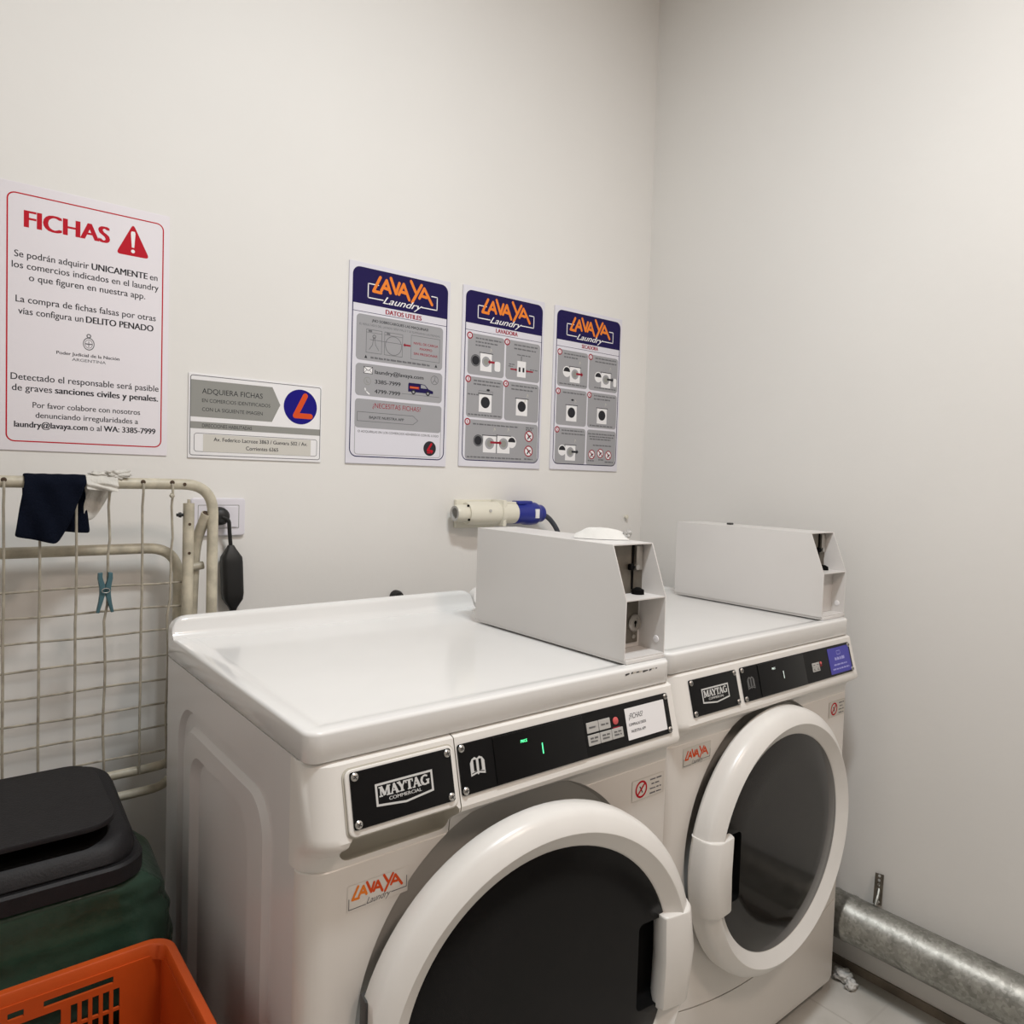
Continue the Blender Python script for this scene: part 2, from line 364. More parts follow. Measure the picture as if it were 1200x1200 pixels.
def machine(kind, label, cat, cx, yf, drawer, hinge_left, ajar, glassmat):
    root = thing(kind, label, cat, (cx, yf, 0))
    # cabinet with stepped pressed side panels
    mb = MB(); y0, y1, z0, z1 = .034, DP, .03, ZT-LT
    def side(sx):
        n = 8; X = HW-.001
        def lp(a, b, c, d, r, dx): return [Vector((sx*(X-dx), p[0], p[1])) for p in rrect(a, b, c, d, r, n)]
        L = [lp(y0, z0, y1, z1, .001, 0), lp(.105, .075, DP-.075, .842, .075, 0), lp(.113, .083, DP-.083, .834, .068, .009), lp(.138, .108, DP-.103, .814, .06, .009), lp(.146, .116, DP-.110, .806, .055, .0005),
             lp(.205, .165, DP-.15, .772, .05, .0005), lp(.217, .177, DP-.160, .758, .045, .014), lp(.24, .2, DP-.19, .73, .04, .014)]
        mb.loft(L, M['side'], cap1=True)
        return L[0]
    A = side(1); B = side(-1)
    mb.loft([A, B], M['side'], smooth=False)
    cab = mb.link('cabinet', root, sharp=30)
    # lid with backsplash
    mb = MB(); lo = []
    def lv(dx, z, r=.02): return [Vector((p[0], p[1], z)) for p in plan(-HW+dx, HW-dx, dx, DP-dx*.3, max(r-dx, .004))]
    zb = ZT-LT
    R = .0055
    for k in range(3): lo.append(lv(.003-.003*k/2, zb+.003*k/2))
    for k in range(7):
        a = PI/2*k/6; lo.append(lv(R*(1-math.cos(a)), ZT-R+R*math.sin(a)))
    lo += [lv(.022, ZT+.0002), lv(.028, ZT-.0022), lv(.04, ZT-.0028)]
    mb.loft(lo, M['enamel'], cap0=True, cap1=True)
    # backsplash: rounded profile swept along x
    yb = DP; prof = []
    H = .0387
    for k in range(9):
        a = PI*k/8; prof.append((yb-.012-.011*-math.cos(a)*-1 if False else yb-.0125+.0115*math.cos(a), ZT+H-.0115+.0115*math.sin(a)))
    prof = [(yb-.001, ZT-.036)]+prof+[(yb-.0265, ZT+.012), (yb-.031, ZT+.003), (yb-.042, ZT-.004), (yb-.042, ZT-.036)]
    st = []
    xs = [-HW+.0005, -HW+.002, -HW+.006, -HW+.012, -HW+.02, -HW+.03]
    for x in xs+[-x for x in reversed(xs)]:
        d = HW-abs(x); rr = .03; k = (rr-math.sqrt(max(rr*rr-(rr-min(d, rr))**2, 0)))
        st.append([Vector((x, max(py, yb-.042) if True else py, (pz if pz < ZT else max(ZT-.002, min(pz, ZT+H-k))))) for py, pz in prof])
    mb.loft(st, M['enamel'], cap0=True, cap1=True)
    lid = mb.link('top_lid', root, sharp=50)
    if drawer:
        mb = MB(); rnd = random.Random(5); x = .222
        while x < .304:
            l = rnd.uniform(.004, .014); a = ZT-.0075-rnd.uniform(0, .0012); mb.poly([(x, -.0004, a), (x+l, -.0004, a+rnd.uniform(-.001, .001)), (x+l, -.0004, a-.0018), (x, -.0004, a-rnd.uniform(.0015, .004))], M['pocket'] if rnd.random() < .5 else M['slot']); x += l+rnd.uniform(-.001, .005)
        mb.link('paint_scuff', lid)
    # console, lofted along x with rounded ends
    cp = [(.05, zb-.0008), (.006, zb-.0008), (.0, zb-.003), (-.0043, .9015), (-.0262, .8185), (-.0285, .812), (-.0265, .805), (-.019, .799), (-.008, .792), (-.001, .785), (.001, .766), (.05, .766)]
    mb = MB(); st = []; r = .038
    for d in (0, .002, .006, .012, .02, .03, .038):
        k = r-math.sqrt(max(r*r-(r-d)**2, 0)); st.append((-HW+d, k))
    r = .010
    for d in (.010, .006, .003, .001, 0): st.append((HW-d, r-math.sqrt(max(r*r-(r-d)**2, 0))))
    mb.loft([[Vector((x, min(.05, y+k*(1 if y < .04 else 0)), z)) for y, z in cp] for x, k in st], M['plast'], cap0=True, cap1=True)
    con = mb.link('console', root, sharp=32)
    c = MB(); c.cyl((0, -.1, ZH), (0, .2, ZH), RH, M['collar'], 120); boolean(con, c.link('cut', root))
    if drawer:
        c = MB(); c.box((-.302, -.05, .7735), (-.136, .024, .8185), M['pocket'], .014, 4); boolean(con, c.link('cut', root))
        mb = MB(); F = fascia(-.2215, .8555)
        mb.curve2d([rrect(-.0815, -.0405, .0815, .0405, .010)], .004, M['plast'], F @ Matrix.Translation((0, 0, .0008)), .0014, True)
        mb.curve2d([rrect(-.0835, -.0425, .0835, .0425, .011)], .0010, M['pocket'], F)
        mb.link('detergent_drawer', root)
        c = MB(); c.box((-.1348, -.05, .765), (-.1332, .02, .91), M['pocket']); boolean(con, c.link('cut', root))
    # front shell: upper panel with porthole and lower kick panel divided by a curved seam
    mb = MB(); P = plan(-HW, HW, 0, .036, .032, rr_=.010)
    Lz = [(.0, .03, .010), (0, .034, .004), (0, .05, .0), (0, .7645, 0), (0, .7660, .0012)]
    mb.loft([[Vector((p[0]*(1-i/HW), p[1]+i*(1 if p[1] < .02 else 0), z)) for p in P] for _, z, i in Lz], M['front'], cap0=True, cap1=True)
    sh = mb.link('front_panel', root, sharp=35)
    def under(off):
        pts = []
        for k in range(33):
            x = -.36+.72*k/32; t = x/.343
            pts.append((x, .191+off+.058*min(1, abs(t))**1.9))
        return [(-.36, 0)]+pts+[(.36, 0)]
    XZ = frame((0, .1, 0), (1, 0, 0), (0, 0, 1), (0, -1, 0))
    low = sh.copy(); low.data = sh.data.copy(); C.objects.link(low); low.name = 'kick_panel'; low.data.name = 'kick_panel'
    for o, off, op in ((sh, .0015, 'DIFFERENCE'), (low, -.0015, 'INTERSECT')):
        c = MB(); u = under(off); c.loft([[XZ @ Vector((a, b, w)) for a, b in u] for w in (0, .2)], M['front'], cap0=True, cap1=True)
        co = c.link('cut'); co.parent = root; boolean(o, co, op)
    c = MB(); c.cyl((0, -.1, ZH), (0, .2, ZH), RH, M['collar'], 120); co = c.link('cut'); co.parent = root; boolean(sh, co)
    # collar inside the porthole
    mb = MB(); AX = axis_mtx((0, 0, ZH), (0, 1, 0))
    mb.lathe([(RH+.0005, .0005), (RH-.004, .012), (RH-.03, .026), (RH-.06, .030), (.195, .031), (.19, .033), (.0005, .033)], M['collar'], 120, AX)
    mb.link('door_collar', root)
    for a in (100, 118, 136):
        mb = MB(); q = AX @ Matrix.Rotation(math.radians(-a), 4, 'Z') @ Matrix.Translation((RH-.030, 0, .0262)); mb.box((-.0018, -.012, -.0012), (.0018, .012, .0012), M['dark'], mtx=q); mb.link('vent_slot', root)
    # door
    hs = -1 if hinge_left else 1
    dr = MB(); n = 96
    DX = Matrix.Translation((-hs*.292, 0, 0)) @ axis_mtx((0, 0, 0), (0, -1, 0))   # door pivot at hinge; disc centre offset
    ringp = [(.236, .0), (.280, .0), (.2905, .004), (.2945, .010), (.2945, .026), (.2925, .036), (.2885, .0425), (.2835, .0465), (.2655, .0585), (.264, .0588), (.2625, .0580), (.2405, .0445), (.2385, .0435), (.236, .040), (.236, .0)]
    dr.lathe(ringp, M['doorw'], n, DX)
    door = dr.link('door', root, sharp=26)
    door.location = (hs*(.283 if ajar else .271), -.008, ZH-(.020 if ajar else .014)); door.rotation_euler = (0, 0, ajar); door.scale = (.97, 1, .97) if ajar else (.942, 1, .955)
    if ajar:
        c = MB(); c.box((-.02, -.09, -.11), (.0135, .03, .10), M['doorw'], .008, 3); co = c.link('cut', door); boolean(door, co)
    hd = -hs     # handle side
    gl = MB(); gl.lathe([(.2375, .004), (.2375, .0415), (.234, .0432), (.17, .0445), (.09, .0452), (.0005, .0454)], glassmat, n, DX)
    gl.lathe([(.2375, .004), (.0005, .004)], glassmat, n, DX)
    g = gl.link('window', door, sharp=40)
    c = MB(); q = Matrix.Translation((-hs*.292, 0, 0)); c.box((hd*.17 if hd > 0 else -.2352, -.06, -.072), (.2352 if hd > 0 else -.17, -.0165, .072), M['dark'], .01, 3, q); co = c.link('cut')
    co.matrix_world = door.matrix_basis.copy() if False else Matrix()
    # boolean in door space: move both into the same frame
    g.parent = None; boolean(g, co); g.parent = door
    hb = MB(); hz = .078
    prof = [(.2165, .036), (.2165, .052), (.2195, .0575), (.226, .0595), (.268, .0615), (.279, .0590), (.2925, .048), (.2995, .034), (.2995, .012), (.292, .006), (.236, .008)]
    st = []
    for z, ins in ((-hz, .004), (-hz+.0015, .001), (-hz+.004, 0), (0, 0), (hz-.004, 0), (hz-.0015, .001), (hz, .004)):
        bend = .012*(z/hz)**2     # follows the round of the ring
        st.append([q @ Vector((hd*(max(rr-bend*(1 if rr > .24 else .25), 0)), -max(yy-ins, .002), z)) for rr, yy in prof])
    hb.loft(st, M['doorw'], cap0=True, cap1=True)
    hb.link('door_handle', door, sharp=35)
    for z in (-.07, .07):
        hi = MB(); hi.box((-hs*.020-.010, -.022, z-.025), (-hs*.020+.010, -.001, z+.025), M['slot'], .002); hi.link('hinge', door)
    # adjustable feet
    for fx in (-.29, .29):
        for fy in (.08, .58):
            f = MB(); f.lathe([(.022, 0), (.024, .006), (.018, .012), (.008, .013), (.008, .035)], M['rubber'], 16, Matrix.Translation((fx, fy, 0)), True); f.link('foot', root)
    # name plate
    F = fascia(-.2215, .858); off = .0050 if drawer else .0004
    F = F @ Matrix.Translation((0, 0, off))
    mb = MB(); mb.curve2d([rrect(-.0755, -.0345, .0755, .0345, .003)], .002, M['black'], F, .0004); npl = mb.link('name_plate', root)
    mb = MB(); T = F @ Matrix.Translation((0, 0, .0023))
    sh_ = [(-.043, .0135), (.043, .0135), (.043, -.0138), (.0, -.0185), (-.043, -.0138)]
    inn = [(-.0400, .0107), (.0400, .0107), (.0400, -.0114), (.0, -.0158), (-.0400, -.0114)]
    for k in range(5): mb.flat([sh_[k], sh_[(k+1) % 5], inn[(k+1) % 5], inn[k]], M['silver'], T)
    maytag(mb, T, -.0375, -.0035, .075, .0125)
    mb.text('COMMERCIAL', M['silver'], T, 0, -.0098, cap=.0042, fit=.049, align='C', w=.0001, bold=.02)
    mb.link('nameplate_lettering', npl)
    for a in (-.0695, .0695):
        for b in (-.0285, .0285): screw_on(F, a, b, npl)
    # display panel
    F = fascia(.0955, .8585) @ Matrix.Translation((0, 0, .0004))
    mb = MB(); mb.curve2d([rrect(-.2265, -.0345, .2265, .0345, .004)], .002, M['black'], F, .0004); dp = mb.link('display_panel', root)
    for a in (-.2205, .2205):
        for b in (-.0285, .0285): screw_on(F, a, b, dp)
    mb = MB(); mb.curve2d([rrect(-.166, -.0335, .014, .0325, .0015)], .0022, M['bezel'], F @ Matrix.Translation((0, 0, .0015)), .0006); mb.link('display_window', dp)
    T = F @ Matrix.Translation((0, 0, .0024)); mb = MB()
    # open-book emblem
    X = -.1965
    mb.curve2d([[(X-.0125, -.012), (X-.0125, .006), (X-.009, .011), (X-.004, .013), (X, .0105), (X+.004, .013), (X+.009, .011), (X+.0125, .006), (X+.0125, -.012), (X+.002, -.0095), (X, -.0115), (X-.002, -.0095)]], .0002, M['silver'] if drawer else M['key_txt'], T)
    T2 = T @ Matrix.Translation((0, 0, .0003))
    for a in (-.0045, .0045): mb.flat([(X+a-.0024, -.006), (X+a+.0024, -.006), (X+a+.0024, .0095), (X+a-.0024, .0095)], M['black'], T2)
    lines(mb, T2, [(X-.0105, -.0085), (X-.002, -.0065)], .0012, M['black'], 0); lines(mb, T2, [(X+.0105, -.0085), (X+.002, -.0065)], .0012, M['black'], 0)
    mb.link('book_symbol', dp)
    T = F @ Matrix.Translation((0, 0, .0040)); mb = MB(); lm = M['green'] if drawer else M['ledw']
    mb.text('PRICE', lm, T, -.1095, .0155, cap=.0040, fit=.0125, align='C', bold=.02)
    mb.link('price_indicator', dp); mb = MB()
    mb.flat([(-.0760, -.008), (-.0742, -.008), (-.0742, .0077), (-.0760, .0077)], lm, T)
    mb.link('display_digits', dp)
    # keys
    T = F @ Matrix.Translation((0, 0, .002)); kk = 1 if drawer else .62
    if drawer:
        ks = [(.0210, .0020, .0265, .0165, 'WHITES'), (.0485, .0020, .0265, .0165, 'COLORS'), (.0210, -.0175, .0265, .0165, 'BRIGHTS'), (.0485, -.0175, .0265, .0165, 'PERM PRESS'), (.0760, -.0175, .0265, .0165, 'DELICATE')]
    else:
        ks = [(.0450, -.0030, .0150, .0095, None), (.0605, -.0030, .0150, .0095, None), (.0450, -.0130, .0150, .0095, None), (.0605, -.0130, .0150, .0095, None)]
    for i, (x, y, w_, h_, t_) in enumerate(ks):
        mb = MB(); mb.curve2d([rrect(x, y, x+w_, y+h_, .001)], .0014, M['key'], T, .0003)
        Q = T @ Matrix.Translation((0, 0, .0017))
        for j in range(1 if i < 2 else 2):
            yy = y+h_*(.42 if i < 2 else .58-.30*j); scribble(mb, Q, x+w_*.18, x+w_*.82, yy, h_*.17, M['key_txt'], 0, i*7+j)
        mb.link('cycle_key', dp)
    sx, sy, sr = (.0885, .0105, .0062) if drawer else (.0835, .0030, .0035)
    mb = MB(); mb.lathe([(sr, 0), (sr, .001), (sr*.8, .0018), (.0003, .0021)], M['redk'], 20, T @ Matrix.Translation((sx, sy, 0)))
    lines(mb, T, [(sx-sr*1.2, sy-sr*1.7), (sx+sr*1.2, sy-sr*1.7)], .0018, M['dred'], .0004)
    mb.link('stop_key', dp, keep=False)
    # sticker on the display panel
    mb = MB(); Q = F @ Matrix.Translation((0, 0, .0022))
    if drawer:
        mb.curve2d([rrect(.1130, -.0265, .2135, .0250, .001)], .0004, M['white'], Q); Q = Q @ Matrix.Translation((0, 0, .0006))
        mb.text('¡FICHAS?', M['ink'], Q, .1205, .0070, cap=.0088, fit=.036, shear=.25)
        mb.text('COMPRALAS DESDE', M['ink'], Q, .1185, -.0045, cap=.0045, fit=.043, bold=.015)
        mb.text('NUESTRA APP', M['ink'], Q, .1225, -.0155, cap=.0045, fit=.036, bold=.015)
        mb.link('token_sticker', dp)
    else:
        mb.curve2d([rrect(.1215, -.0300, .2195, .0290, .001)], .0004, M['vio'], Q); Q = Q @ Matrix.Translation((0, 0, .0006))
        border(mb, Q, .160, .0120, .178, .0215, .003, .0012, M['lblue'], 0); scribble(mb, Q, .148, .193, .0, .0072, M['lblue'], 0, 4)
        scribble(mb, Q, .140, .200, -.012, .0035, M['lblue'], 0, 5); scribble(mb, Q, .132, .208, -.0215, .0035, M['lblue'], 0, 6)
        mb.link('notice_sticker', dp)
    # stickers on the front panel
    Fp = frame((0, -.0004, 0), (1, 0, 0), (0, 0, 1), (0, -1, 0))
    mb = MB(); x0, z0_ = (-.287, .7085) if drawer else (-.290, .722); w_, h_ = (.085, .030) if drawer else (.083, .034)
    ground = M['front'] if drawer else M['cream']
    mb.curve2d([rrect(x0-.002, z0_-.004, x0+w_+.002, z0_+h_, .001)], .0003, ground, Fp); Q = Fp @ Matrix.Translation((0, 0, .0005))
    logo(mb, Q, x0+.004, z0_+.009, w_-.010, .020, M['lred'], .00002, .23, M['orange'] if drawer else None)
    lines(mb, Q, [(x0, z0_+.013), (x0, z0_-.001), (x0+.024, z0_-.001)], .0011, M['grey_ink'], 0); lines(mb, Q, [(x0+.062, z0_-.001+.004), (x0+w_, z0_+.003), (x0+w_, z0_+.018)], .0011, M['grey_ink'], 0)
    mb.text('Laundry', M['grey_ink'], Q, x0+.025, z0_-.001, cap=.0085, fit=.036, shear=.5, w=.0001)
    mb.link('laundry_sticker', root)
    mb = MB(); x0, x1, za, zb_ = (.250, .333, .7075, .7445) if drawer else (.262, .338, .7125, .7500)
    mb.curve2d([rrect(x0, za, x1, zb_, .001)], .0003, ground, Fp); Q = Fp @ Matrix.Translation((0, 0, .0005))
    border(mb, Q, x0, za, x1, zb_, .001, .0005, M['pocket'], 0)
    cxs, czs, rr = x0+.024, (za+zb_)/2, .0155
    ring2d(mb, Q, cxs, czs, rr*.76, rr, M['red'], .00005); lines(mb, Q, [(cxs-rr*.55, czs-rr*.55), (cxs+rr*.55, czs+rr*.55)], rr*.24, M['red'], .0001)
    lines(mb, Q, [(cxs-.004, czs+.005), (cxs, czs), (cxs+.003, czs-.006)], .0022, M['ink'], .00003)
    for j, t_ in enumerate(('PROHIBIDO', 'LAVAR', 'CALZADOS', 'CON BARRO')):
        scribble(mb, Q, x0+.047+(.004 if j == 1 else 0), x1-.005-(.006 if j == 1 else 0), zb_-.0085-.0082*j, .0026, M['grey_ink'], 0, j+20)
    mb.link('prohibition_sticker', root)
    return root
def maytag(mb, T, x0, y0, wd, ht):
    """slab-serif letters"""
    W_ = wd/6.1; H_ = ht
    def bar(a, b, t): 
        a, b = Vector(a), Vector(b); d = (b-a).normalized(); p = Vector((-d.y, d.x))*t/2
        mb.flat([a-p, b-p, b+p, a+p], M['silver'], T, bar.w); bar.w += 2e-6
    bar.w = .00005
    def ser(x, y, w): mb.flat([(x-w/2, y), (x+w/2, y), (x+w/2, y+H_*.13), (x-w/2, y+H_*.13)], M['silver'], T, bar.w); bar.w += 2e-6
    th, tn = W_*.29, W_*.165; y1 = y0+H_; yt = y1-H_*.13
    x = x0   # M
    bar((x+.17*W_, y0), (x+.17*W_, y1), tn); bar((x+.22*W_, y1), (x+.62*W_, y0+.1*H_), th); bar((x+.62*W_, y0+.1*H_), (x+1.0*W_, y1), tn); bar((x+1.07*W_, y0), (x+1.07*W_, y1), th)
    ser(x+.17*W_, y0, .42*W_); ser(x+1.07*W_, y0, .5*W_); ser(x+.12*W_, yt, .34*W_); ser(x+1.12*W_, yt, .40*W_)
    def A(x):
        bar((x+.14*W_, y0), (x+.48*W_, y1), tn); bar((x+.44*W_, y1), (x+.86*W_, y0), th); bar((x+.26*W_, y0+.33*H_), (x+.68*W_, y0+.33*H_), H_*.1); ser(x+.14*W_, y0, .36*W_); ser(x+.86*W_, y0, .46*W_)
    A(x0+1.28*W_)
    x = x0+2.20*W_  # Y
    bar((x+.1*W_, y1), (x+.47*W_, y0+.45*H_), th); bar((x+.86*W_, y1), (x+.50*W_, y0+.45*H_), tn); bar((x+.48*W_, y0), (x+.48*W_, y0+.5*H_), th); ser(x+.48*W_, y0, .5*W_); ser(x+.13*W_, yt, .44*W_); ser(x+.84*W_, yt, .36*W_)
    x = x0+3.15*W_  # T
    bar((x+.44*W_, y0), (x+.44*W_, y1), th); ser(x+.44*W_, yt, .86*W_); ser(x+.44*W_, y0, .48*W_); bar((x+.05*W_, y1), (x+.05*W_, y1-.32*H_), tn*.8); bar((x+.83*W_, y1), (x+.83*W_, y1-.32*H_), tn*.8)
    A(x0+3.98*W_)
    x = x0+5.02*W_  # G
    cx, cy = x+.52*W_, y0+H_*.5
    pts = [(cx+.44*W_*math.cos(math.radians(a)), cy+.5*H_*.9*math.sin(math.radians(a))) for a in range(45, 316, 18)]
    for a, b in zip(pts, pts[1:]): bar(a, b, th if (a[0] < cx-.2*W_) else tn*1.1)
    bar((cx+.36*W_, y0+.02*H_), (cx+.36*W_, y0+.46*H_), th*.9); ser(cx+.34*W_, y0+.40*H_, .44*W_)
washer = machine('washing_machine', 'white front-loading washing machine with detergent drawer and black door standing slightly ajar', 'washing machine', -.1005, -.8227, True, True, -math.radians(7.0), M['glass'])
dryer = machine('tumble_dryer', 'white tumble dryer in the room corner with closed smoked door and violet notice sticker', 'dryer', .617, -.795, False, False, 0, M['glass2'])

# ================================================================== COIN BOXES
def coin_box(label, x, yb, detail):
    w, y0, y1, yt, h0, h1, h2 = .1075, 0, -.4403, -.4040, 0, .1115, .2065   # local: back at y=0, front at negative y
    root = thing('coin_box', label, 'coin box', (x, yb, ZT+.0005), 0, None); t = .0022
    side = [(y0, .0065), (y1, .0065), (y1, h1), (yt, h2), (y0, h2)]
    mb = MB()
    for a in (0, w-t):
        mb.curve2d([side], t, M['coin'], frame((a, 0, 0), (0, 1, 0), (0, 0, 1), (1, 0, 0)), .0004)
    mb.box((t, yt, h2-t), (w-t, y0, h2-.0001), M['coin']); mb.box((t, y1, .0066), (w-t, y0, .0066+t), M['coin']); mb.box((t, y0-t, .009), (w-t, y0, h2-t), M['coin'])
    mb.link('housing', root, keep=False)
    mb = MB(); mb.box((t, y1+.001, h1-.002), (w-t, -.30, h1), M['coin']); mb.link('shelf', root)
    mb = MB(); mb.box((.0025, y1-.003, 0), (w-.0025, y0, .0064), M['coin'], .0008); mb.link('base_plate', root)
    # upper compartment: dark mounting plate with slot, lever and stud
    up_y, lo_y = -.383, -.380
    mb = MB(); mb.box((t, up_y, h1), (w-t, up_y+.002, h2-t), M['coin_in']); pu = mb.link('coin_mechanism', root)
    mb = MB(); mb.box((.0745, up_y-.002, h1+.008), (.0785, up_y, h2-.004), M['dark']); mb.link('coin_slot', pu)
    mb = MB(); mb.box((.0815, up_y-.006, h2-.052), (.0985, up_y, h2-.006), M['steel'], .001); mb.link('latch_plate', pu)
    mb = MB(); mb.cyl((.0768, up_y-.014, h1+.050), (.0768, up_y, h1+.050), .0050, M['screw'], 16); mb.link('latch_stud', pu)
    mb = MB(); mb.box((.0630, up_y-.010, h1+.044), (.0720, up_y-.001, h1+.056), M['dark'], .002); mb.link('lever_knob', pu)
    mb = MB(); mb.lathe([(.012, 0), (.011, .008), (.004, .012), (.0005, .012)], M['dark'], 16, Matrix.Translation((.0795, up_y-.0135, h1+.0003)), True); mb.link('lever_foot', pu)
    # lower compartment
    if detail:
        mb = MB(); mb.box((t, lo_y, .0092), (w-t, lo_y+.002, h1-.002), M['coin']); pl = mb.link('vault_wall', root)
        mb = MB(); mb.box((.068, lo_y-.003, .018), (.0985, lo_y, h1-.004), M['coin_in'], .001); mb.link('lock_plate', pl)
        mb = MB(); A = axis_mtx((.087, lo_y-.003, .0550), (0, -1, 0)); mb.lathe([(.016, 0), (.0165, .003), (.014, .006), (.010, .0065), (.009, .004), (.0005, .004)], M['steel'], 28, A, True)
        Q = A @ Matrix.Translation((0, 0, .0042)); mb.flat(circle(0, .001, .0035, 16), M['dark'], Q); mb.flat([(-.0018, -.0075), (.0018, -.0075), (.0018, .001), (-.0018, .001)], M['dark'], Q, .0001); mb.link('vault_lock', pl)
        mb = MB(); mb.lathe([(.004, 0), (.004, .0015), (.0005, .003)], M['steel'], 14, axis_mtx((.087, lo_y-.003, .0290), (0, -1, 0)), True); mb.link('screw', pl)
    else:
        mb = MB(); mb.box((t, -.408, .0092), (w-t, -.406, h1-.002), M['coin']); mb.link('vault_wall', root)
    # round hole plug seen in the side wall
    mb = MB(); mb.lathe([(.0065, 0), (.006, .0014), (.0005, .002)], M['white'], 20, axis_mtx((w-t, y1+.018, .030), (-1, 0, 0))); mb.link('hole_cap', root)
    return root
coin_box('open white metal coin box on the washing machine with a round lock inside', .1392, -.3626, True)
coin_box('open white metal coin box on the dryer beside the corner wall', .863, -.335, False)
# folded white wrapper lying on the first coin box
mb = MB(); zt = ZT+.0005+.2065
def fold(t, j, n):
    # ridge of crushed film running from the far end to the front edge of the box
    x, y = .178+.072*t, -.628-.076*t; s_ = (j/(n-1))*2-1
    hgt = (.003+.0195*math.sin(PI*min(1, .04+.93*t))**.8)*(1-abs(s_)**1.5)
    hgt *= 1+.22*noise.noise(Vector((t*4, s_*3.5, 1.2)))+.05*noise.noise(Vector((t*14, s_*5, 7)))
    wd = .016+.012*math.sin(PI*t)+.003*noise.noise(Vector((t*7, 3, s_)))
    return Vector((x+s_*wd*.72, y+s_*wd*.70, zt+.0008+max(0, hgt)))
mb.loft([[fold(k/26, j, 15) for j in range(15)] for k in range(27)], M['tissue'], close=False)
mb.loft([[Vector((fold(k/26, j, 15).x, fold(k/26, j, 15).y, zt+.0006)) for j in range(15)] for k in range(27)], M['tissue'], close=False)
wr = tag(mb.link('plastic_wrapper', sharp=50), 'small crumpled white plastic wrapper lying on top of the washing machine coin box', 'wrapper')
mb = MB(); crumple(mb, (.2440, -.7040, zt+.0095), .0100, M['key'], 5.2, .5, 3, (.9, 1.1, 1), 1.8, zt+.0008); mb.link('twisted_end', wr)
mb = MB(); mb.box((.915, -.475, zt), (.930, -.463, zt+.005), M['slot'], .001)
tag(mb.link('metal_clip'), 'tiny dark metal clip lying on top of the dryer coin box', 'clip')

# ================================================================== SIGNS ON THE BACK WALL
def wallframe(x, z): return frame((x, 0, z), (1, 0, 0), (0, 0, 1), (0, -1, 0))
def sign(name, label, cat, x, z, w, h, th, m, group=None, r=.002):
    """origin at the bottom-left corner; returns root and a frame on its face"""
    root = thing(name, label, cat, (x, -.0004, z-h), 0, group)
    F = frame((0, 0, 0), (1, 0, 0), (0, 0, 1), (0, -1, 0)); mb = MB(); mb.curve2d([rrect(0, 0, w, h, r)], th, m, F, .0005); mb.link('board', root)
    return root, F @ Matrix.Translation((0, 0, th+.0001))
w, h = .2953, .4952
root, F = sign('warning_notice', 'white notice with red border, large red heading and red warning triangle', 'notice', -.7058, 1.784, w, h, .002, M['paper'])
X = lambda u: u*w
Y = lambda v: v*h
mb = MB(); border(mb, F, X(.052), Y(.033), X(.962), Y(.963), .014, .0024, M['red'], 0); mb.link('red_border', root)
mb = MB(); mb.text('FICHAS', M['red'], F, X(.142), Y(.840), cap=.0315, fit=X(.485), bold=.045); mb.link('heading', root)
mb = MB(); tri = arc_path([(X(.77), Y(.87), 0), (X(.66), Y(.808), 0), (X(.872), Y(.808), 0), (X(.766), Y(.942), 0), (X(.66), Y(.808), 0)], .006)
tp = []
V = [Vector((X(.662), Y(.808))), Vector((X(.872), Y(.808))), Vector((X(.767), Y(.938)))]
for i in range(3):
    a, b, c_ = V[i-1], V[i], V[(i+1) % 3]; p0, p2 = b+(a-b).normalized()*.009, b+(c_-b).normalized()*.009
    tp += [tuple(p0*(1-t)**2+b*2*t*(1-t)+p2*t*t) for t in (0, .25, .5, .75, 1)]
mb.flat(tp, M['red'], F)
ex, ey = X(.767), Y(.838)
mb.flat([(ex-.0022, ey+.002), (ex+.0022, ey+.002), (ex+.0042, ey+.030), (ex+.003, ey+.034), (ex-.003, ey+.034), (ex-.0042, ey+.030)], M['white'], F, .0001); mb.flat(circle(ex, ey-.0055, .0036, 16), M['white'], F, .0001)
mb.link('warning_triangle', root)
def runs(mb, segs, x0, x1, y, cap, m, F):
    """line of regular and strong text set to fill x0..x1"""
    ws = []
    for t, b in segs:
        bm, wd, _ = glyphs(t, .032 if b else .010, 0); bm.free(); ws.append(wd)
    sp = .26; tot = sum(ws)+sp*(len(segs)-1); sc = (x1-x0)/tot; x = x0
    for (t, b), wd in zip(segs, ws):
        mb.text(t, m, F, x, y, cap=cap, fit=wd*sc, bold=.032 if b else .010); x += (wd+sp)*sc
mb = MB(); c1 = .0125
for segs, a, b, v, cp in (([('Se podrán adquirir', 0), ('UNICAMENTE', 1), ('en', 0)], .093, .924, .725, c1), ([('los comercios indicados en el laundry', 0)], .080, .932, .684, c1), ([('o que figuren en nuestra app.', 0)], .171, .847, .642, c1),
    ([('La compra de fichas falsas por otras', 0)], .101, .916, .558, c1), ([('vías configura un', 0), ('DELITO PENADO', 1)], .115, .902, .514, c1),
    ([('Detectado el responsable será pasible', 0)], .077, .940, .267, c1), ([('de graves', 0), ('sanciones civiles y penales.', 1)], .084, .938, .226, c1),
    ([('Por favor colabore con nosotros', 0)], .195, .823, .165, .0108), ([('denunciando irregularidades a', 0)], .211, .811, .127, .0108), ([('laundry@lavaya.com', 1), ('o al', 0), ('WA: 3385-7999', 1)], .096, .923, .089, .0112)):
    runs(mb, segs, X(a), X(b), Y(v), cp, M['ink'], F)
link_split(mb, 'lettering', w, h, [(root, (0, .63, 1, .77)), (root, (0, .5, 1, .6)), (root, (0, .21, 1, .3)), (root, (0, .05, 1, .19))])
mb = MB(); ec = (X(.507), Y(.431))
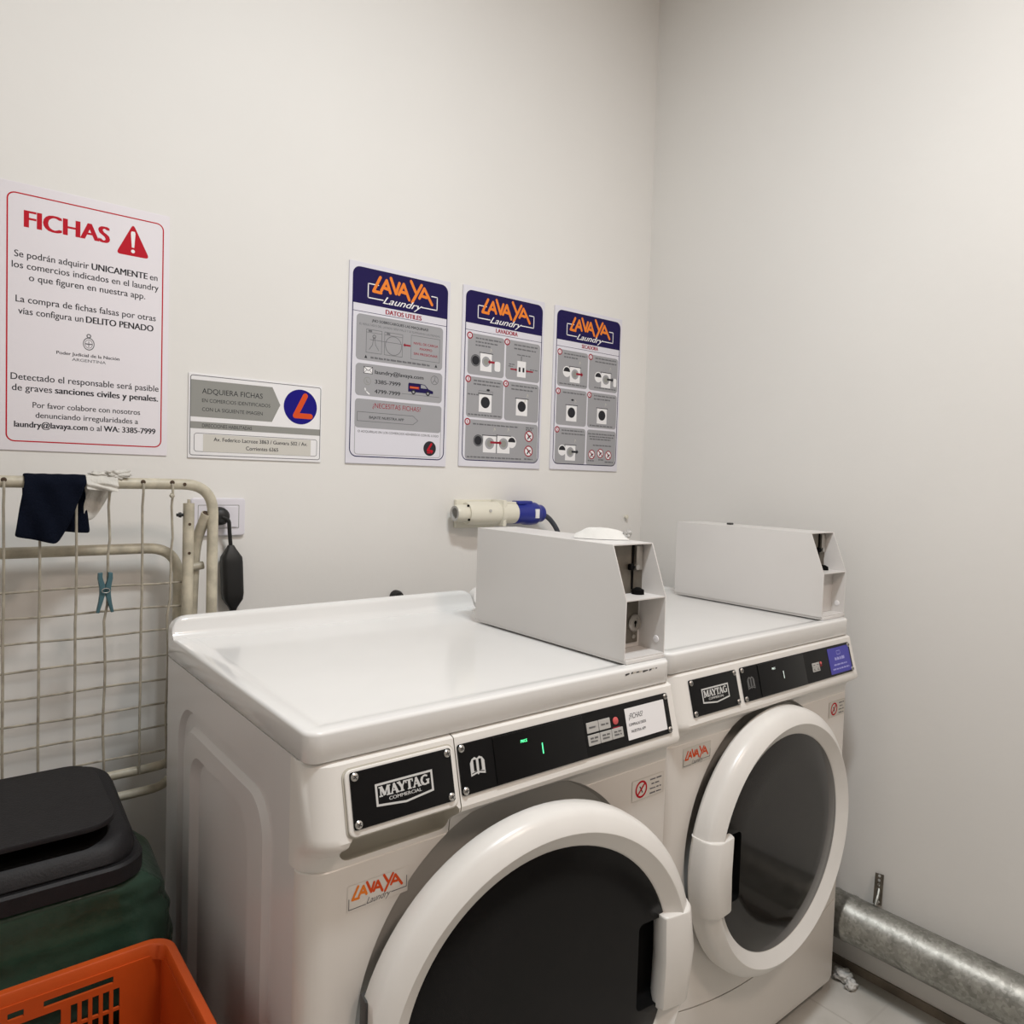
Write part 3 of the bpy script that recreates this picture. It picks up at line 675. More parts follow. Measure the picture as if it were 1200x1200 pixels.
for r0, r1, ry in ((.0085, .0100, 1.25), (.0060, .0068, 1.25)):
    for k in range(28):
        a, b = 2*PI*k/28, 2*PI*(k+1)/28
        mb.flat([(ec[0]+q*math.cos(t), ec[1]+q*ry*math.sin(t)) for q, t in ((r1, a), (r1, b), (r0, b), (r0, a))], M['grey_ink'], F)
ring2d(mb, F, ec[0], ec[1]+.0155, .0022, .0042, M['grey_ink'], .00005, 14)
for s_ in (-1, 1): lines(mb, F, [(ec[0]+s_*.0058, ec[1]), (ec[0]+s_*.001, ec[1]-.0005)], .0022, M['grey_ink'], .00004)
lines(mb, F, [(ec[0], ec[1]-.006), (ec[0], ec[1]+.005)], .0012, M['grey_ink'], .00006)
mb.text('Poder Judicial de la Nación', M['ink'], F, ec[0], Y(.379), cap=.0062, fit=X(.368), align='C', bold=.02); mb.text('ARGENTINA', M['grey_ink'], F, ec[0]+.001, Y(.3585), cap=.0056, fit=X(.198), align='C', bold=.012)
mb.link('court_emblem', root)

w, h = .3014, .1811
root, F = sign('token_sign', 'small white sign with grey arrow band and orange mark in a blue disc', 'sign', -.3695, 1.4684, w, h, .003, M['white'])
mb = MB(); border(mb, F, X(.010), Y(.028), X(.992), Y(.978), .006, .0016, M['grey_ink'], 0); mb.link('border_line', root)
mb = MB(); mb.flat([(X(.015), Y(.486)), (X(.601), Y(.486)), (X(.664), Y(.705)), (X(.601), Y(.922)), (X(.015), Y(.922))], M['sgrey'], F); mb.flat([(X(.015), Y(.348)), (X(.989), Y(.348)), (X(.989), Y(.430)), (X(.015), Y(.430))], M['sgrey'], F); mb.link('arrow_band', root)
mb = MB()
mb.text('ADQUIERA FICHAS', M['ink'], F, X(.091), Y(.765), cap=.0115, fit=X(.436), w=.0001); mb.text('EN COMERCIOS IDENTIFICADOS', M['ink'], F, X(.092), Y(.664), cap=.0078, fit=X(.494), w=.0001)
mb.text('CON LA SIGUIENTE IMAGEN', M['ink'], F, X(.093), Y(.559), cap=.0078, fit=X(.436), w=.0001); mb.text('DIRECCIONES HABILITADAS', M['ink'], F, X(.095), Y(.367), cap=.0075, fit=X(.355), w=.0001); link_split(mb, 'lettering', w, h, [(root, (0, .5, 1, .9)), (root, (0, .34, 1, .43))])
mb = MB(); border(mb, F, X(.040), Y(.073), X(.966), Y(.296), .006, .0012, M['grey_ink'], 0)
mb.flat([(X(.103), Y(.076)), (X(.914), Y(.076)), (X(.914), Y(.284)), (X(.103), Y(.284))], M['cream'], F, .0001)
mb.text('Av. Federico Lacroze 3863 / Guevara 502 / Av.', M['ink'], F, X(.176), Y(.205), cap=.0085, fit=X(.708), bold=.015, w=.0002); mb.text('Corrientes 6365', M['ink'], F, X(.409), Y(.115), cap=.0085, fit=X(.245), bold=.015, w=.0002); mb.link('address_label', root)
mb = MB(); cc = (X(.825), Y(.704)); mb.flat(circle(*cc, .0405, 48), M['blue'], F)
ww = .0001
for pg in stroke([(X(.862), Y(.850)), (X(.785), Y(.590)), (X(.905), Y(.590))], .0125, 10): mb.flat(pg, M['lred'], F, ww); ww += .00002
mb.link('disc_logo', root)

w, h = .2940, .4926
def poster(label, x, z):
    root, F = sign('instruction_poster', label, 'poster', x, z, w, h, .004, M['board'], 'instruction posters over the machines')
    mb = MB(); border(mb, F, X(.030), Y(.033), X(.975), Y(.977), .020, .0026, M['navy'], 0); mb.link('border_line', root)
    mb = MB(); A = rrect(X(.030), Y(.60), X(.975), Y(.977), .020); pts = [p for p in A if p[1] > Y(.8)]
    mb.flat([(X(.030), Y(.797)), (X(.975), Y(.797))]+pts, M['navy'], F, .0001); lines(mb, F, [(X(.04), Y(.758)), (X(.968), Y(.758))], .0012, M['navy'], .0001); hd = mb.link('header_band', root)
    mb = MB(); lines(mb, F, [(X(.27), Y(.902)), (X(.173), Y(.902)), (X(.173), Y(.832)), (X(.315), Y(.832))], .0026, M['white'], .0002); lines(mb, F, [(X(.70), Y(.834)), (X(.860), Y(.834)), (X(.860), Y(.902)), (X(.80), Y(.902))], .0026, M['white'], .0002)
    logo(mb, F, X(.215), Y(.858), X(.60), Y(.098), M['orange'], .0003, .215)
    mb.text('Laundry', M['white'], F, X(.312), Y(.816), cap=Y(.036), fit=X(.395), bold=.012, shear=.5, w=.0006); mb.link('logo', root)
    return root, F
def panel(mb, F, u0, v0, u1, v1): mb.flat(rrect(X(u0), Y(v0), X(u1), Y(v1), .010), M['grey'], F)
def badge(mb, F, u, v, n):
    mb.flat(circle(X(u), Y(v), .0098, 20), M['dred'], F, .0002); mb.flat(circle(X(u), Y(v), .0062, 20), M['paper'], F, .00025); mb.text(str(n), M['dred'], F, X(u), Y(v)-.0042, cap=.0085, align='C', bold=.03, w=.0003)
def appliance(mb, F, u0, v0, u1, v1, drum):
    mb.flat([(X(u0), Y(v0)), (X(u1), Y(v0)), (X(u1), Y(v1)), (X(u0), Y(v1))], M['white'], F, .0001); c_, q = (X((u0+u1)/2), Y(v0+(v1-v0)*.55)), (u1-u0)*w*.36
    lines(mb, F, [(X(u0)-.003, Y(v1)+.001), (X(u1)+.003, Y(v1)+.001)], .0022, M['ink'], .00015)
    mb.flat(circle(*c_, q, 24), M['grey'] if drum == 'open' else M['ink'], F, .0002)
    if drum == 'open': mb.flat(circle(*c_, q*.62, 20), M['sgrey'], F, .00025)
def basket(mb, F, u, v, r=.0135): mb.flat(circle(X(u), Y(v), r, 24), M['ink'], F, .00018); ring2d(mb, F, X(u), Y(v), r*.75, r*.95, M['grey_ink'], .00022, 20)
def halfdoor(mb, F, u, v, r=.0135):
    mb.flat(circle(X(u), Y(v), r, 24), M['white'], F, .00012); mb.flat([(X(u)+r*.82*math.cos(PI*k/12), Y(v)+r*.82*math.sin(PI*k/12)) for k in range(13)], M['ink'], F, .00018)
def arrow(mb, F, u0, v, u1, m, t=.0042):
    a, b = X(u0), X(u1); s_ = 1 if b > a else -1; y = Y(v)
    mb.flat([(a, y-t/2), (b-s_*t, y-t/2), (b-s_*t, y+t/2), (a, y+t/2)], m, F, .0003); mb.flat([(b-s_*t*1.3, y-t*1.2), (b, y), (b-s_*t*1.3, y+t*1.2)], m, F, .0003)
def ban(mb, F, u, v, r=.0125):
    mb.flat(circle(X(u), Y(v), r, 24), M['white'], F, .0001); ring2d(mb, F, X(u), Y(v), r*.80, r, M['dred'], .0003, 22)
    lines(mb, F, [(X(u)-r*.3, Y(v)+r*.35), (X(u)+r*.05, Y(v)), (X(u)-r*.25, Y(v)-r*.45)], r*.26, M['ink'], .0002); lines(mb, F, [(X(u)+r*.05, Y(v)), (X(u)+r*.4, Y(v)+r*.1)], r*.26, M['ink'], .00021); lines(mb, F, [(X(u)-r*.55, Y(v)+r*.55), (X(u)+r*.55, Y(v)-r*.55)], r*.18, M['dred'], .00032)
def finger(mb, F, u, v): lines(mb, F, [(X(u), Y(v)), (X(u)+.002, Y(v)+.010), (X(u)+.006, Y(v)+.004)], .0014, M['pocket'], .0002)
def panels(root, F, PN):
    out = []
    for q in PN: mb = MB(); panel(mb, F, *q); out.append((mb.link('grey_panel', root, keep=True), q))
    return out
# poster 1
root, F = poster('tall instruction poster with small van picture, widest of three on the back wall', -.0044, 1.7808)
mb = MB(); mb.text('DATOS UTILES', M['dred'], F, X(.342), Y(.765), cap=.0115, fit=X(.36), bold=.045, w=.0002); mb.link('title', root)
PN = [(.072, .518, .932, .746), (.073, .341, .936, .502), (.074, .180, .937, .325)]
GP = panels(root, F, PN)
mb = MB(); border(mb, F, X(.076), Y(.045), X(.937), Y(.325), .008, .0016, M['grey'], .00005); note = mb.link('logo_note', root)
mb = MB(); I = M['grey_ink']
border(mb, F, X(.164), Y(.558), X(.314), Y(.676), .001, .0012, I, .0001); border(mb, F, X(.337), Y(.558), X(.517), Y(.676), .001, .0012, I, .0001); ring2d(mb, F, X(.427), Y(.610), .0225, .0240, I, .0001, 32)
for u0, u1 in ((.164, .314), (.337, .517)): lines(mb, F, [(X(u0), Y(.660)), (X(u1), Y(.660))], .001, I, .0001); mb.flat([(X(u0)+.006, Y(.663)), (X(u0)+.016, Y(.663)), (X(u0)+.016, Y(.672)), (X(u0)+.006, Y(.672))], I, F, .0001)
lines(mb, F, [(X(.20), Y(.625)), (X(.27), Y(.625))], .0012, I, .0001); lines(mb, F, [(X(.195), Y(.575)), (X(.225), Y(.60)), (X(.235), Y(.64))], .0014, I, .0001); lines(mb, F, [(X(.285), Y(.575)), (X(.255), Y(.60)), (X(.243), Y(.64))], .0014, I, .0001); ring2d(mb, F, X(.24), Y(.642), .003, .005, I, .0001, 14)
lines(mb, F, [(X(.27), Y(.625)), (X(.505), Y(.625))], .0012, I, .00012)
border(mb, F, X(.600), Y(.556), X(.902), Y(.682), .0005, .0011, I, .0001); arrow(mb, F, .596, .624, .522, M['dred']); mb.link('load_diagram', GP[0][0])
mb = MB()
mb.text('¡NO SOBRECARGUES LAS MAQUINAS!', M['ink'], F, X(.495), Y(.715), cap=.0066, fit=X(.56), align='C', bold=.02, w=.0001); mb.text('EL RESULTADO DEL LAVADO SERA MALO Y SE ELIMINARAN LAS PRENDAS', I, F, X(.500), Y(.692), cap=.0052, fit=X(.80), align='C', w=.0001)
mb.text('NIVEL DE CARGA', M['dred'], F, X(.755), Y(.636), cap=.0062, fit=X(.255), align='C', bold=.015, w=.0001); mb.text('MAXIMO', M['dred'], F, X(.755), Y(.610), cap=.0062, fit=X(.13), align='C', bold=.015, w=.0001); mb.text('SIN PRESIONAR', M['dred'], F, X(.755), Y(.582), cap=.0062, fit=X(.25), align='C', bold=.015, w=.0001)
scribble(mb, F, X(.21), X(.80), Y(.531), .0050, I, .0001, 3)
for u in (.165, .865): mb.flat([(X(u)-.004, Y(.53)), (X(u)+.004, Y(.53)), (X(u), Y(.53)+.008)], M['ink'], F, .0001)
mb.text('laundry@lavaya.com', M['ink'], F, X(.254), Y(.457), cap=.0098, fit=X(.484), bold=.02, w=.0001); mb.text('3385-7999', M['ink'], F, X(.256), Y(.408), cap=.0098, fit=X(.25), bold=.02, w=.0001); mb.text('4799-7999', M['ink'], F, X(.254), Y(.359), cap=.0098, fit=X(.25), bold=.02, w=.0001)
mb.text('¿NECESITAS FICHAS?', M['dred'], F, X(.24), Y(.285), cap=.0122, fit=X(.475), w=.0001); mb.text('BAJATE NUESTRA APP', M['ink'], F, X(.21), Y(.229), cap=.0066, fit=X(.338), bold=.015, w=.0001)
mb.text('O ADQUIRILAS EN LOS COMERCIOS ADHERIDOS CON EL LOGO', M['ink'], F, X(.106), Y(.157), cap=.0056, fit=X(.805), w=.0001); link_split(mb, 'lettering', w, h, GP+[(note, (.074, .045, .937, .176))])
mb = MB(); mb.flat([(X(.149), Y(.455)), (X(.231), Y(.455)), (X(.231), Y(.487)), (X(.149), Y(.487))], M['white'], F, .0001); border(mb, F, X(.147), Y(.453), X(.233), Y(.489), .0005, .0013, M['ink'], .00015); lines(mb, F, [(X(.149), Y(.487)), (X(.19), Y(.468)), (X(.231), Y(.487))], .0013, M['ink'], .0002)
lines(mb, F, [(X(.149), Y(.455)), (X(.178), Y(.472))], .001, M['ink'], .0002); lines(mb, F, [(X(.231), Y(.455)), (X(.202), Y(.472))], .001, M['ink'], .0002)
ring2d(mb, F, X(.185), Y(.416), .0085, .0100, M['sgrey'], .0001, 22); lines(mb, F, [(X(.175), Y(.422)), (X(.180), Y(.412)), (X(.195), Y(.408))], .0022, M['sgrey'], .0001)
lines(mb, F, [(X(.165), Y(.378)), (X(.172), Y(.365)), (X(.205), Y(.352))], .0032, M['white'], .0001)
ring2d(mb, F, X(.854), Y(.461), .0105, .0120, I, .0001, 24); lines(mb, F, [(X(.835), Y(.448)), (X(.854), Y(.461)), (X(.878), Y(.448))], .0016, I, .0001); lines(mb, F, [(X(.854), Y(.461)), (X(.860), Y(.478))], .0016, I, .0001); mb.link('contact_symbols', GP[1][0])
mb = MB(); vx, vy = X(.583), Y(.378)
mb.flat([(vx, vy+.004), (vx+.076, vy+.004), (vx+.076, vy+.011), (vx+.062, vy+.015), (vx+.050, vy+.026), (vx+.036, vy+.027), (vx+.002, vy+.027), (vx, vy+.024)], M['navy'], F, .0001)
mb.flat([(vx+.038, vy+.016), (vx+.057, vy+.016), (vx+.049, vy+.0245), (vx+.038, vy+.0245)], M['grey'], F, .0002); mb.flat([(vx+.004, vy+.012), (vx+.033, vy+.012), (vx+.033, vy+.019), (vx+.004, vy+.019)], M['dred'], F, .0002)
lines(mb, F, [(vx+.006, vy+.0155), (vx+.030, vy+.0155)], .002, M['orange'], .00025)
for q in (.016, .060): mb.flat(circle(vx+q, vy+.004, .0062, 18), M['ink'], F, .0002); mb.flat(circle(vx+q, vy+.004, .003, 14), M['grey'], F, .00025)
lines(mb, F, [(X(.52), vy-.003), (X(.91), vy-.003)], .001, I, .0001); mb.link('van_picture', GP[1][0])
mb = MB(); mb.curve2d([[(X(.096), Y(.213)), (X(.64), Y(.213)), (X(.694), Y(.237)), (X(.64), Y(.261)), (X(.096), Y(.261))], [(X(.096)+.0012, Y(.213)+.0012), (X(.64)-.0005, Y(.213)+.0012), (X(.694)-.0018, Y(.237)), (X(.64)-.0005, Y(.261)-.0012), (X(.096)+.0012, Y(.261)-.0012)]], .0002, I, F); mb.link('app_arrow', GP[2][0])
mb = MB(); mb.flat(circle(X(.822), Y(.094), .0195, 32), M['ink'], F, .0001); ww = .0002
for pg in stroke([(X(.838), Y(.118)), (X(.80), Y(.083)), (X(.848), Y(.080))], .0058, 6): mb.flat(pg, M['red'], F, ww); ww += .00002
scribble(mb, F, X(.795), X(.85), Y(.068), .003, M['red'], .0002, 9); mb.link('disc_logo', note)
# poster 2
root, F = poster('tall instruction poster with numbered washing steps in five grey panels, middle of three', .3318, 1.7842)
mb = MB(); mb.text('LAVADORA', M['dred'], F, X(.389), Y(.768), cap=.0115, fit=X(.27), bold=.045, w=.0002); mb.link('title', root)
mb = MB(); PN = [(.066, .514, .500, .742), (.520, .514, .955, .742), (.066, .276, .500, .502), (.518, .276, .955, .502), (.066, .039, .958, .264)]
GP = panels(root, F, PN)
mb = MB(); sd = 30
for u0, u1, v in ((.155, .47, .715), (.155, .42, .695), (.155, .33, .676), (.62, .92, .715), (.62, .90, .693), (.145, .47, .478), (.145, .46, .459), (.60, .93, .478), (.60, .88, .457), (.09, .49, .288), (.15, .70, .236), (.09, .75, .050), (.80, .90, .238), (.80, .88, .226), (.79, .90, .052), (.08, .22, .400)):
    scribble(mb, F, X(u0), X(u1), Y(v), .0042, I, .0001, sd); sd += 1
for u0, u1, v in ((.66, .83, .660), (.56, .63, .600), (.555, .61, .588), (.83, .93, .583)): scribble(mb, F, X(u0), X(u1), Y(v), .0032, I, .0001, sd); sd += 1
link_split(mb, 'lettering', w, h, GP)
mb = MB()
basket(mb, F, .160, .594, .0165); appliance(mb, F, .215, .540, .350, .640, 'open'); arrow(mb, F, .385, .596, .305, M['dred'], .006); mb.flat(rrect(X(.385), Y(.548), X(.455), Y(.604), .006), M['white'], F, .0001); finger(mb, F, .33, .65)
mb.flat([(X(.665), Y(.535)), (X(.775), Y(.535)), (X(.775), Y(.628)), (X(.665), Y(.628))], M['white'], F, .0001)
for u in (.695, .745): mb.flat([(X(u)-.0035, Y(.565)), (X(u)+.0035, Y(.565)), (X(u)+.0035, Y(.592)), (X(u)-.0035, Y(.592))], M['ink'], F, .0002)
arrow(mb, F, .58, .575, .665, M['dred']); arrow(mb, F, .87, .575, .775, M['dred']); lines(mb, F, [(X(.715), Y(.655)), (X(.715), Y(.632))], .003, I, .0002)
appliance(mb, F, .212, .310, .362, .410, 'd'); border(mb, F, X(.205), Y(.415), X(.375), Y(.430), .001, .0009, I, .0001); mb.flat(circle(X(.318), Y(.436), .006, 12, .003), M['ink'], F, .0001)
appliance(mb, F, .665, .310, .810, .408, 'd'); finger(mb, F, .77, .385); finger(mb, F, .80, .42)
basket(mb, F, .215, .148, .0165); appliance(mb, F, .275, .083, .430, .178, 'open'); appliance(mb, F, .445, .083, .600, .183, 'open'); halfdoor(mb, F, .625, .150, .0165); arrow(mb, F, .36, .142, .50, M['dred'], .006); lines(mb, F, [(X(.437), Y(.08)), (X(.437), Y(.19))], .0018, I, .0003); finger(mb, F, .40, .205); finger(mb, F, .57, .21)
ban(mb, F, .843, .192, .0165); ban(mb, F, .842, .104, .0165); link_split(mb, 'step_picture', w, h, GP)
mb = MB()
for n_, (u, v) in enumerate(((.087, .728), (.530, .727), (.081, .487), (.530, .487), (.085, .250))): badge(mb, F, u, v, n_+1)
link_split(mb, 'step_number', w, h, GP)
# poster 3
root, F = poster('tall instruction poster with numbered drying steps in six grey panels, beside the corner', .6669, 1.7856)
mb = MB(); mb.text('SECADORA', M['dred'], F, X(.392), Y(.768), cap=.0115, fit=X(.245), bold=.045, w=.0002); mb.link('title', root)
mb = MB(); PN = [(.058, .514, .492, .738), (.512, .514, .953, .738), (.058, .276, .492, .500), (.510, .276, .955, .500), (.058, .036, .492, .262), (.512, .036, .960, .262)]
GP = panels(root, F, PN)
mb = MB()
for u0, u1, v in ((.145, .47, .712), (.145, .34, .692), (.09, .48, .527), (.60, .92, .716), (.60, .93, .695), (.60, .93, .530), (.145, .46, .474), (.60, .93, .478), (.60, .85, .457), (.55, .90, .286), (.145, .46, .240), (.145, .48, .220), (.53, .94, .232), (.55, .93, .215), (.56, .88, .199), (.61, .90, .160), (.54, .63, .060), (.70, .78, .068), (.80, .93, .055)):
    scribble(mb, F, X(u0), X(u1), Y(v), .0042, I, .0001, sd); sd += 1
link_split(mb, 'lettering', w, h, GP)
mb = MB()
for u, v, ad in ((.235, .595, 1), (.700, .590, -1), (.205, .108, 0)):
    halfdoor(mb, F, u-.045, v+.012, .0165); appliance(mb, F, u, v-.05, u+.145, v+.045, 'open'); finger(mb, F, u+.13, v+.065)
    arrow(mb, F, u+.09, v+.006, u+.19, M['dred'] if ad > 0 else M['ink'], .0062)
mb.flat(rrect(X(.89), Y(.553), X(.94), Y(.608), .006), M['white'], F, .0001)
for u, v in ((.200, .303), (.655, .305)):
    appliance(mb, F, u, v, u+.150, v+.098, 'd'); finger(mb, F, u+.12, v+.115)
mb.flat(circle(X(.285), Y(.436), .006, 12, .003), M['ink'], F, .0001)
for u, v in ((.595, .104), (.725, .114), (.850, .104)): ban(mb, F, u, v, .0150)
link_split(mb, 'step_picture', w, h, GP)
mb = MB()
for n_, (u, v) in enumerate(((.083, .722), (.530, .722), (.078, .482), (.530, .482), (.080, .246))): badge(mb, F, u, v, n_+1)
link_split(mb, 'step_number', w, h, GP)

# ================================================================== SOCKETS AND CABLES
root = thing('wall_switch', 'pale rectangular switch plate on the wall behind the drying rack', 'switch', (-.3045, 0, 1.118))
F = frame((0, -.0003, 0), (1, 0, 0), (0, 0, 1), (0, -1, 0))
mb = MB(); mb.curve2d([rrect(-.0575, 0, .0575, .083, .007)], .008, M['swp'], F, .002, True); mb.link('switch_plate', root)
mb = MB(); F2 = F @ Matrix.Translation((0, 0, .0078)); mb.curve2d([rrect(-.044, .016, .044, .068, .002), rrect(-.0428, .0172, .0428, .0668, .002)], .0006, M['sgrey'], F2); mb.link('module_frame', root)
mb = MB(); mb.curve2d([rrect(.010, .019, .040, .065, .002)], .0025, M['swp'], F2, .0008, True); mb.link('rocker', root)
root = thing('inline_cord_box', 'black inline cord box hanging from a black plug under the switch plate', 'cord box', (-.2800, -.020, .952))
def L(x, y, z): return (x+.2800, y+.020, z-.952)
mb = MB(); mb.lathe([(.0195, 0), (.0205, .008), (.0185, .022), (.012, .028), (.0005, .029)], M['rubber'], 24, axis_mtx(L(-.3065, -.0092, 1.162), (0, -1, 0)), True); mb.link('plug', root)
mb = MB(); mb.tube(arc_path([L(-.3065, -.036, 1.162), L(-.292, -.038, 1.155), L(-.287, -.028, 1.125), L(-.282, -.022, 1.095)], .02), .0042, M['rubber'], 10); mb.link('cord', root)
mb = MB(); st = []
for z, a, b in ((1.098, .006, .006), (1.090, .010, .009), (1.072, .0215, .015), (1.060, .0225, .0165), (.992, .0225, .0165), (.978, .0205, .015), (.958, .008, .008), (.952, .006, .006)):
    cx = -.2815+(1.098-z)*.045; st.append([Vector(L(cx+p[0], -.021+p[1], z)) for p in rrect(-a, -b, a, b, min(a, b)*.6, 4)])
mb.loft(st, M['rubber'], cap0=True, cap1=True); mb.link('cord_housing', root)
# industrial socket with blue plug
root = thing('industrial_socket', 'ivory industrial wall socket behind the washing machine coin box', 'socket', (.39, 0, 1.135))
def L(x, y, z): return Vector((x-.39, y, z-1.135))
ax = lambda x: axis_mtx(L(x, -.040, 1.164), (1, 0, 0))
mb = MB(); mb.box(L(.322, -.0135, 1.122), L(.455, -.0003, 1.200), M['outl'], .003); mb.box(L(.335, -.04, 1.150), L(.440, -.0125, 1.178), M['outl'], .003); mb.link('mounting_plate', root)
mb = MB(); mb.lathe([(.0285, .335), (.031, .345), (.032, .36), (.032, .438), (.0365, .440), (.0365, .452), (.030, .454), (.030, .500), (.026, .5005), (.0005, .5005)], M['outl'], 36, axis_mtx(L(0, -.040, 1.164), (1, 0, 0)), False)
mb.lathe([(.0285, .335), (.0005, .335)], M['outl'], 36, axis_mtx(L(0, -.040, 1.164), (1, 0, 0))); so = mb.link('socket_body', root)
mb = MB(); mb.box(L(.440, -.072, 1.128), L(.4525, -.013, 1.2015), M['outl'], .003); mb.box(L(.455, -.055, 1.188), L(.500, -.030, 1.196), M['outl'], .002); mb.link('flange', root)
mb = MB(); mb.lathe([(.021, .298), (.023, .301), (.0245, .312), (.0245, .336), (.0285, .337)], M['outl'], 10, ax(0)); mb.lathe([(.021, .298), (.015, .2985), (.014, .312), (.0005, .312)], M['key'], 24, ax(0)); mb.link('cable_gland', root)
for a in (.6, 2.2, 3.8, 5.4):
    mb = MB(); q = ax(.3335) @ Matrix.Rotation(a, 4, 'Z') @ Matrix.Translation((.0265, 0, -.004)); mb.lathe([(.003, .004), (.003, 0), (.0005, 0)], M['dark'], 10, q); mb.link('screw', root)
mb = MB(); mb.cyl(L(.395, -.0735, 1.172), L(.395, -.060, 1.172), .004, M['key'], 14); mb.link('cover_screw', root)
root = thing('blue_plug', 'blue industrial plug with grey cable pushed into the ivory wall socket', 'plug', (.56, -.040, 1.135))
def L(x, y, z): return Vector((x-.56, y+.040, z-1.135))
A = axis_mtx(L(0, -.040, 1.1615), (1, 0, 0))
mb = MB(); mb.lathe([(.0005, .5012), (.0275, .5012), (.029, .504), (.0285, .530), (.0325, .540), (.0335, .560), (.0325, .578), (.028, .585), (.0255, .592), (.0255, .602), (.0235, .606), (.0005, .606)], M['plug'], 30, A); mb.link('plug_body', root)
mb = MB(); mb.box(L(.505, -.055, 1.188), L(.560, -.025, 1.1985), M['plug'], .003); mb.link('retaining_clip', root)
mb = MB(); mb.box(L(.556, -.0755, 1.150), L(.570, -.0700, 1.176), M['white'], .0006); mb.link('rating_label', root)
mb = MB(); mb.tube(arc_path([L(.604, -.040, 1.160), L(.635, -.040, 1.150), L(.67, -.042, 1.115), L(.70, -.05, 1.02), L(.70, -.06, .80), L(.66, -.08, .62)], .04), .0075, M['cable'], 12); mb.link('cable', root)
# blanked pipe end low on the wall
mb = MB(); mb.lathe([(.017, 0), (.017, .012), (.0135, .022), (.0005, .024)], M['rubber'], 24, axis_mtx((.1465, -.0003, .947), (0, -1, 0)), True)
tag(mb.link('pipe_cap'), 'black round pipe cap on the wall just above the washing machine backsplash', 'pipe cap')
mb = MB(); mb.lathe([(.004, 0), (.004, .006), (.0075, .008), (.0065, .011), (.0005, .012)], M['outl'], 14, axis_mtx((1.012, -.0003, 1.144), (0, -1, 0)), True)
tag(mb.link('wall_hook'), 'tiny ivory hook on the back wall between the two coin boxes', 'hook')

# ================================================================== DUCT PIPE
root = thing('exhaust_duct', 'round galvanised metal duct running low along the bare wall', 'duct', (1.032, -1.5, .1125))
def L(x, y, z): return Vector((x-1.032, y+1.5, z-.1125))
mb = MB(); prof = [(.0003, 0), (.0555, 0)]
for a in (.45, 1.02): prof += [(.0555, a-.001), (.0568, a), (.0568, a+.004), (.0555, a+.005)]
YA = -2.2; prof = [(.0555, 0), (.0555, 1.395), (.0575, 1.398), (.0575, 1.404), (.0562, 1.406), (.0562, 1.440), (.0575, 1.442), (.0575, 1.447), (.0555, 1.449), (.0555, 2.05)]
mb.lathe(prof, M['galv'], 48, axis_mtx(L(1.0322, YA, .168), (0, 1, 0)), True); mb.link('pipe', root)
mb = MB()
y = -.852
mb.tube([L(1.048, y, .222), L(1.062, y, .245), L(1.0835, y+.006, .260)], .004, M['galv'], 8)
mb.link('strap_stub', root)
mb = MB()
a, b = L(1.060, y, .2205), L(1.0845, y+.008, .288); d = (b-a).normalized(); n_ = Vector((0, 1, 0)); n_ = (n_-d*n_.dot(d)).normalized(); v_ = d.cross(n_)
Q = frame(a, n_, d, v_); ln = (b-a).length; hol = [circle(0, ln*(k+.5)/7, .0036, 12) for k in range(7)]
mb.curve2d([[(-.0105, 0), (.0105, 0), (.0105, ln), (-.0105, ln)]]+hol, .0012, M['strap'], Q); mb.link('perforated_strap', root)
mb = MB(); mb.cyl(L(1.056, y+.004, .2165), L(1.056, y-.004, .232), .004, M['steel'], 8); mb.link('strap_bolt', root)
mb = MB(); crumple(mb, (1.030, -.790, .016), .021, M['tissue'], 3.1, .5, 4, (1, 1.4, .75), 1.7, .0015); crumple(mb, (1.016, -.818, .012), .015, M['tissue'], 8.1, .5, 3, (1.3, 1, .8), 1.9, .0015)
tag(mb.link('tissue_scrap', sharp=0), 'small crumpled white tissue on the floor beside the dryer under the duct', 'tissue')

# ================================================================== DRYING RACK
root = thing('drying_rack', 'folded ivory tubular clothes drying rack with wire grid leaning by the back wall', 'drying rack', (-.80, -.13, 0))
def L(x, y, z): return Vector((x+.80, y+.13, z))
XL_ = -1.28
mb = MB(); mb.tube(arc_path([L(XL_, -.15, .0125), L(XL_, -.145, 1.2335), L(-.3585, -.145, 1.2335), L(-.3585, -.15, .0125)], .058, 10), .0105, M['ivory'], 16)
for x in (-.704, -.652, -.5965, -.5455, -.4885, -.4375): mb.lathe([(.0045, 0), (.0035, .0006)], M['tube_hole'], 10, axis_mtx(L(x, -.1552, 1.2365), (0, -1, 0)), True)
mb.lathe([(.0035, 0), (.003, .0006)], M['tube_hole'], 10, axis_mtx(L(-.415, -.1553, 1.2335), (0, -1, 0)), True)
mb.link('outer_frame', root)
mb = MB(); mb.tube(arc_path([L(-1.24, -.055, .55), L(-1.24, -.055, 1.101), L(-.3985, -.055, 1.101), L(-.3985, -.055, .55)], .062, 10), .0105, M['ivory'], 14); mb.link('wing_frame', root)
mb = MB(); mb.tube([L(-.4015, -.135, 1.196), L(-.4030, -.135, .55)], .0105, M['ivory'], 16); mb.cyl(L(-.4015, -.135, 1.196), L(-.4015, -.135, 1.2035), .003, M['ivory'], 8)
for z in (1.155, 1.098): mb.lathe([(.003, 0), (.0028, .0006)], M['tube_hole'], 10, axis_mtx(L(-.402, -.1453, z), (0, -1, 0)), True)
wt = mb.link('wing_tube', root)
mb = MB(); mb.cyl(L(-.412, -.135, 1.173), L(-.424, -.137, 1.173), .0032, M['rubber'], 10); mb.lathe([(.0055, 0), (.005, .004)], M['rubber'], 10, axis_mtx(L(-.416, -.136, 1.173), (-1, 0, 0)), True); mb.link('pivot_bolt', root)
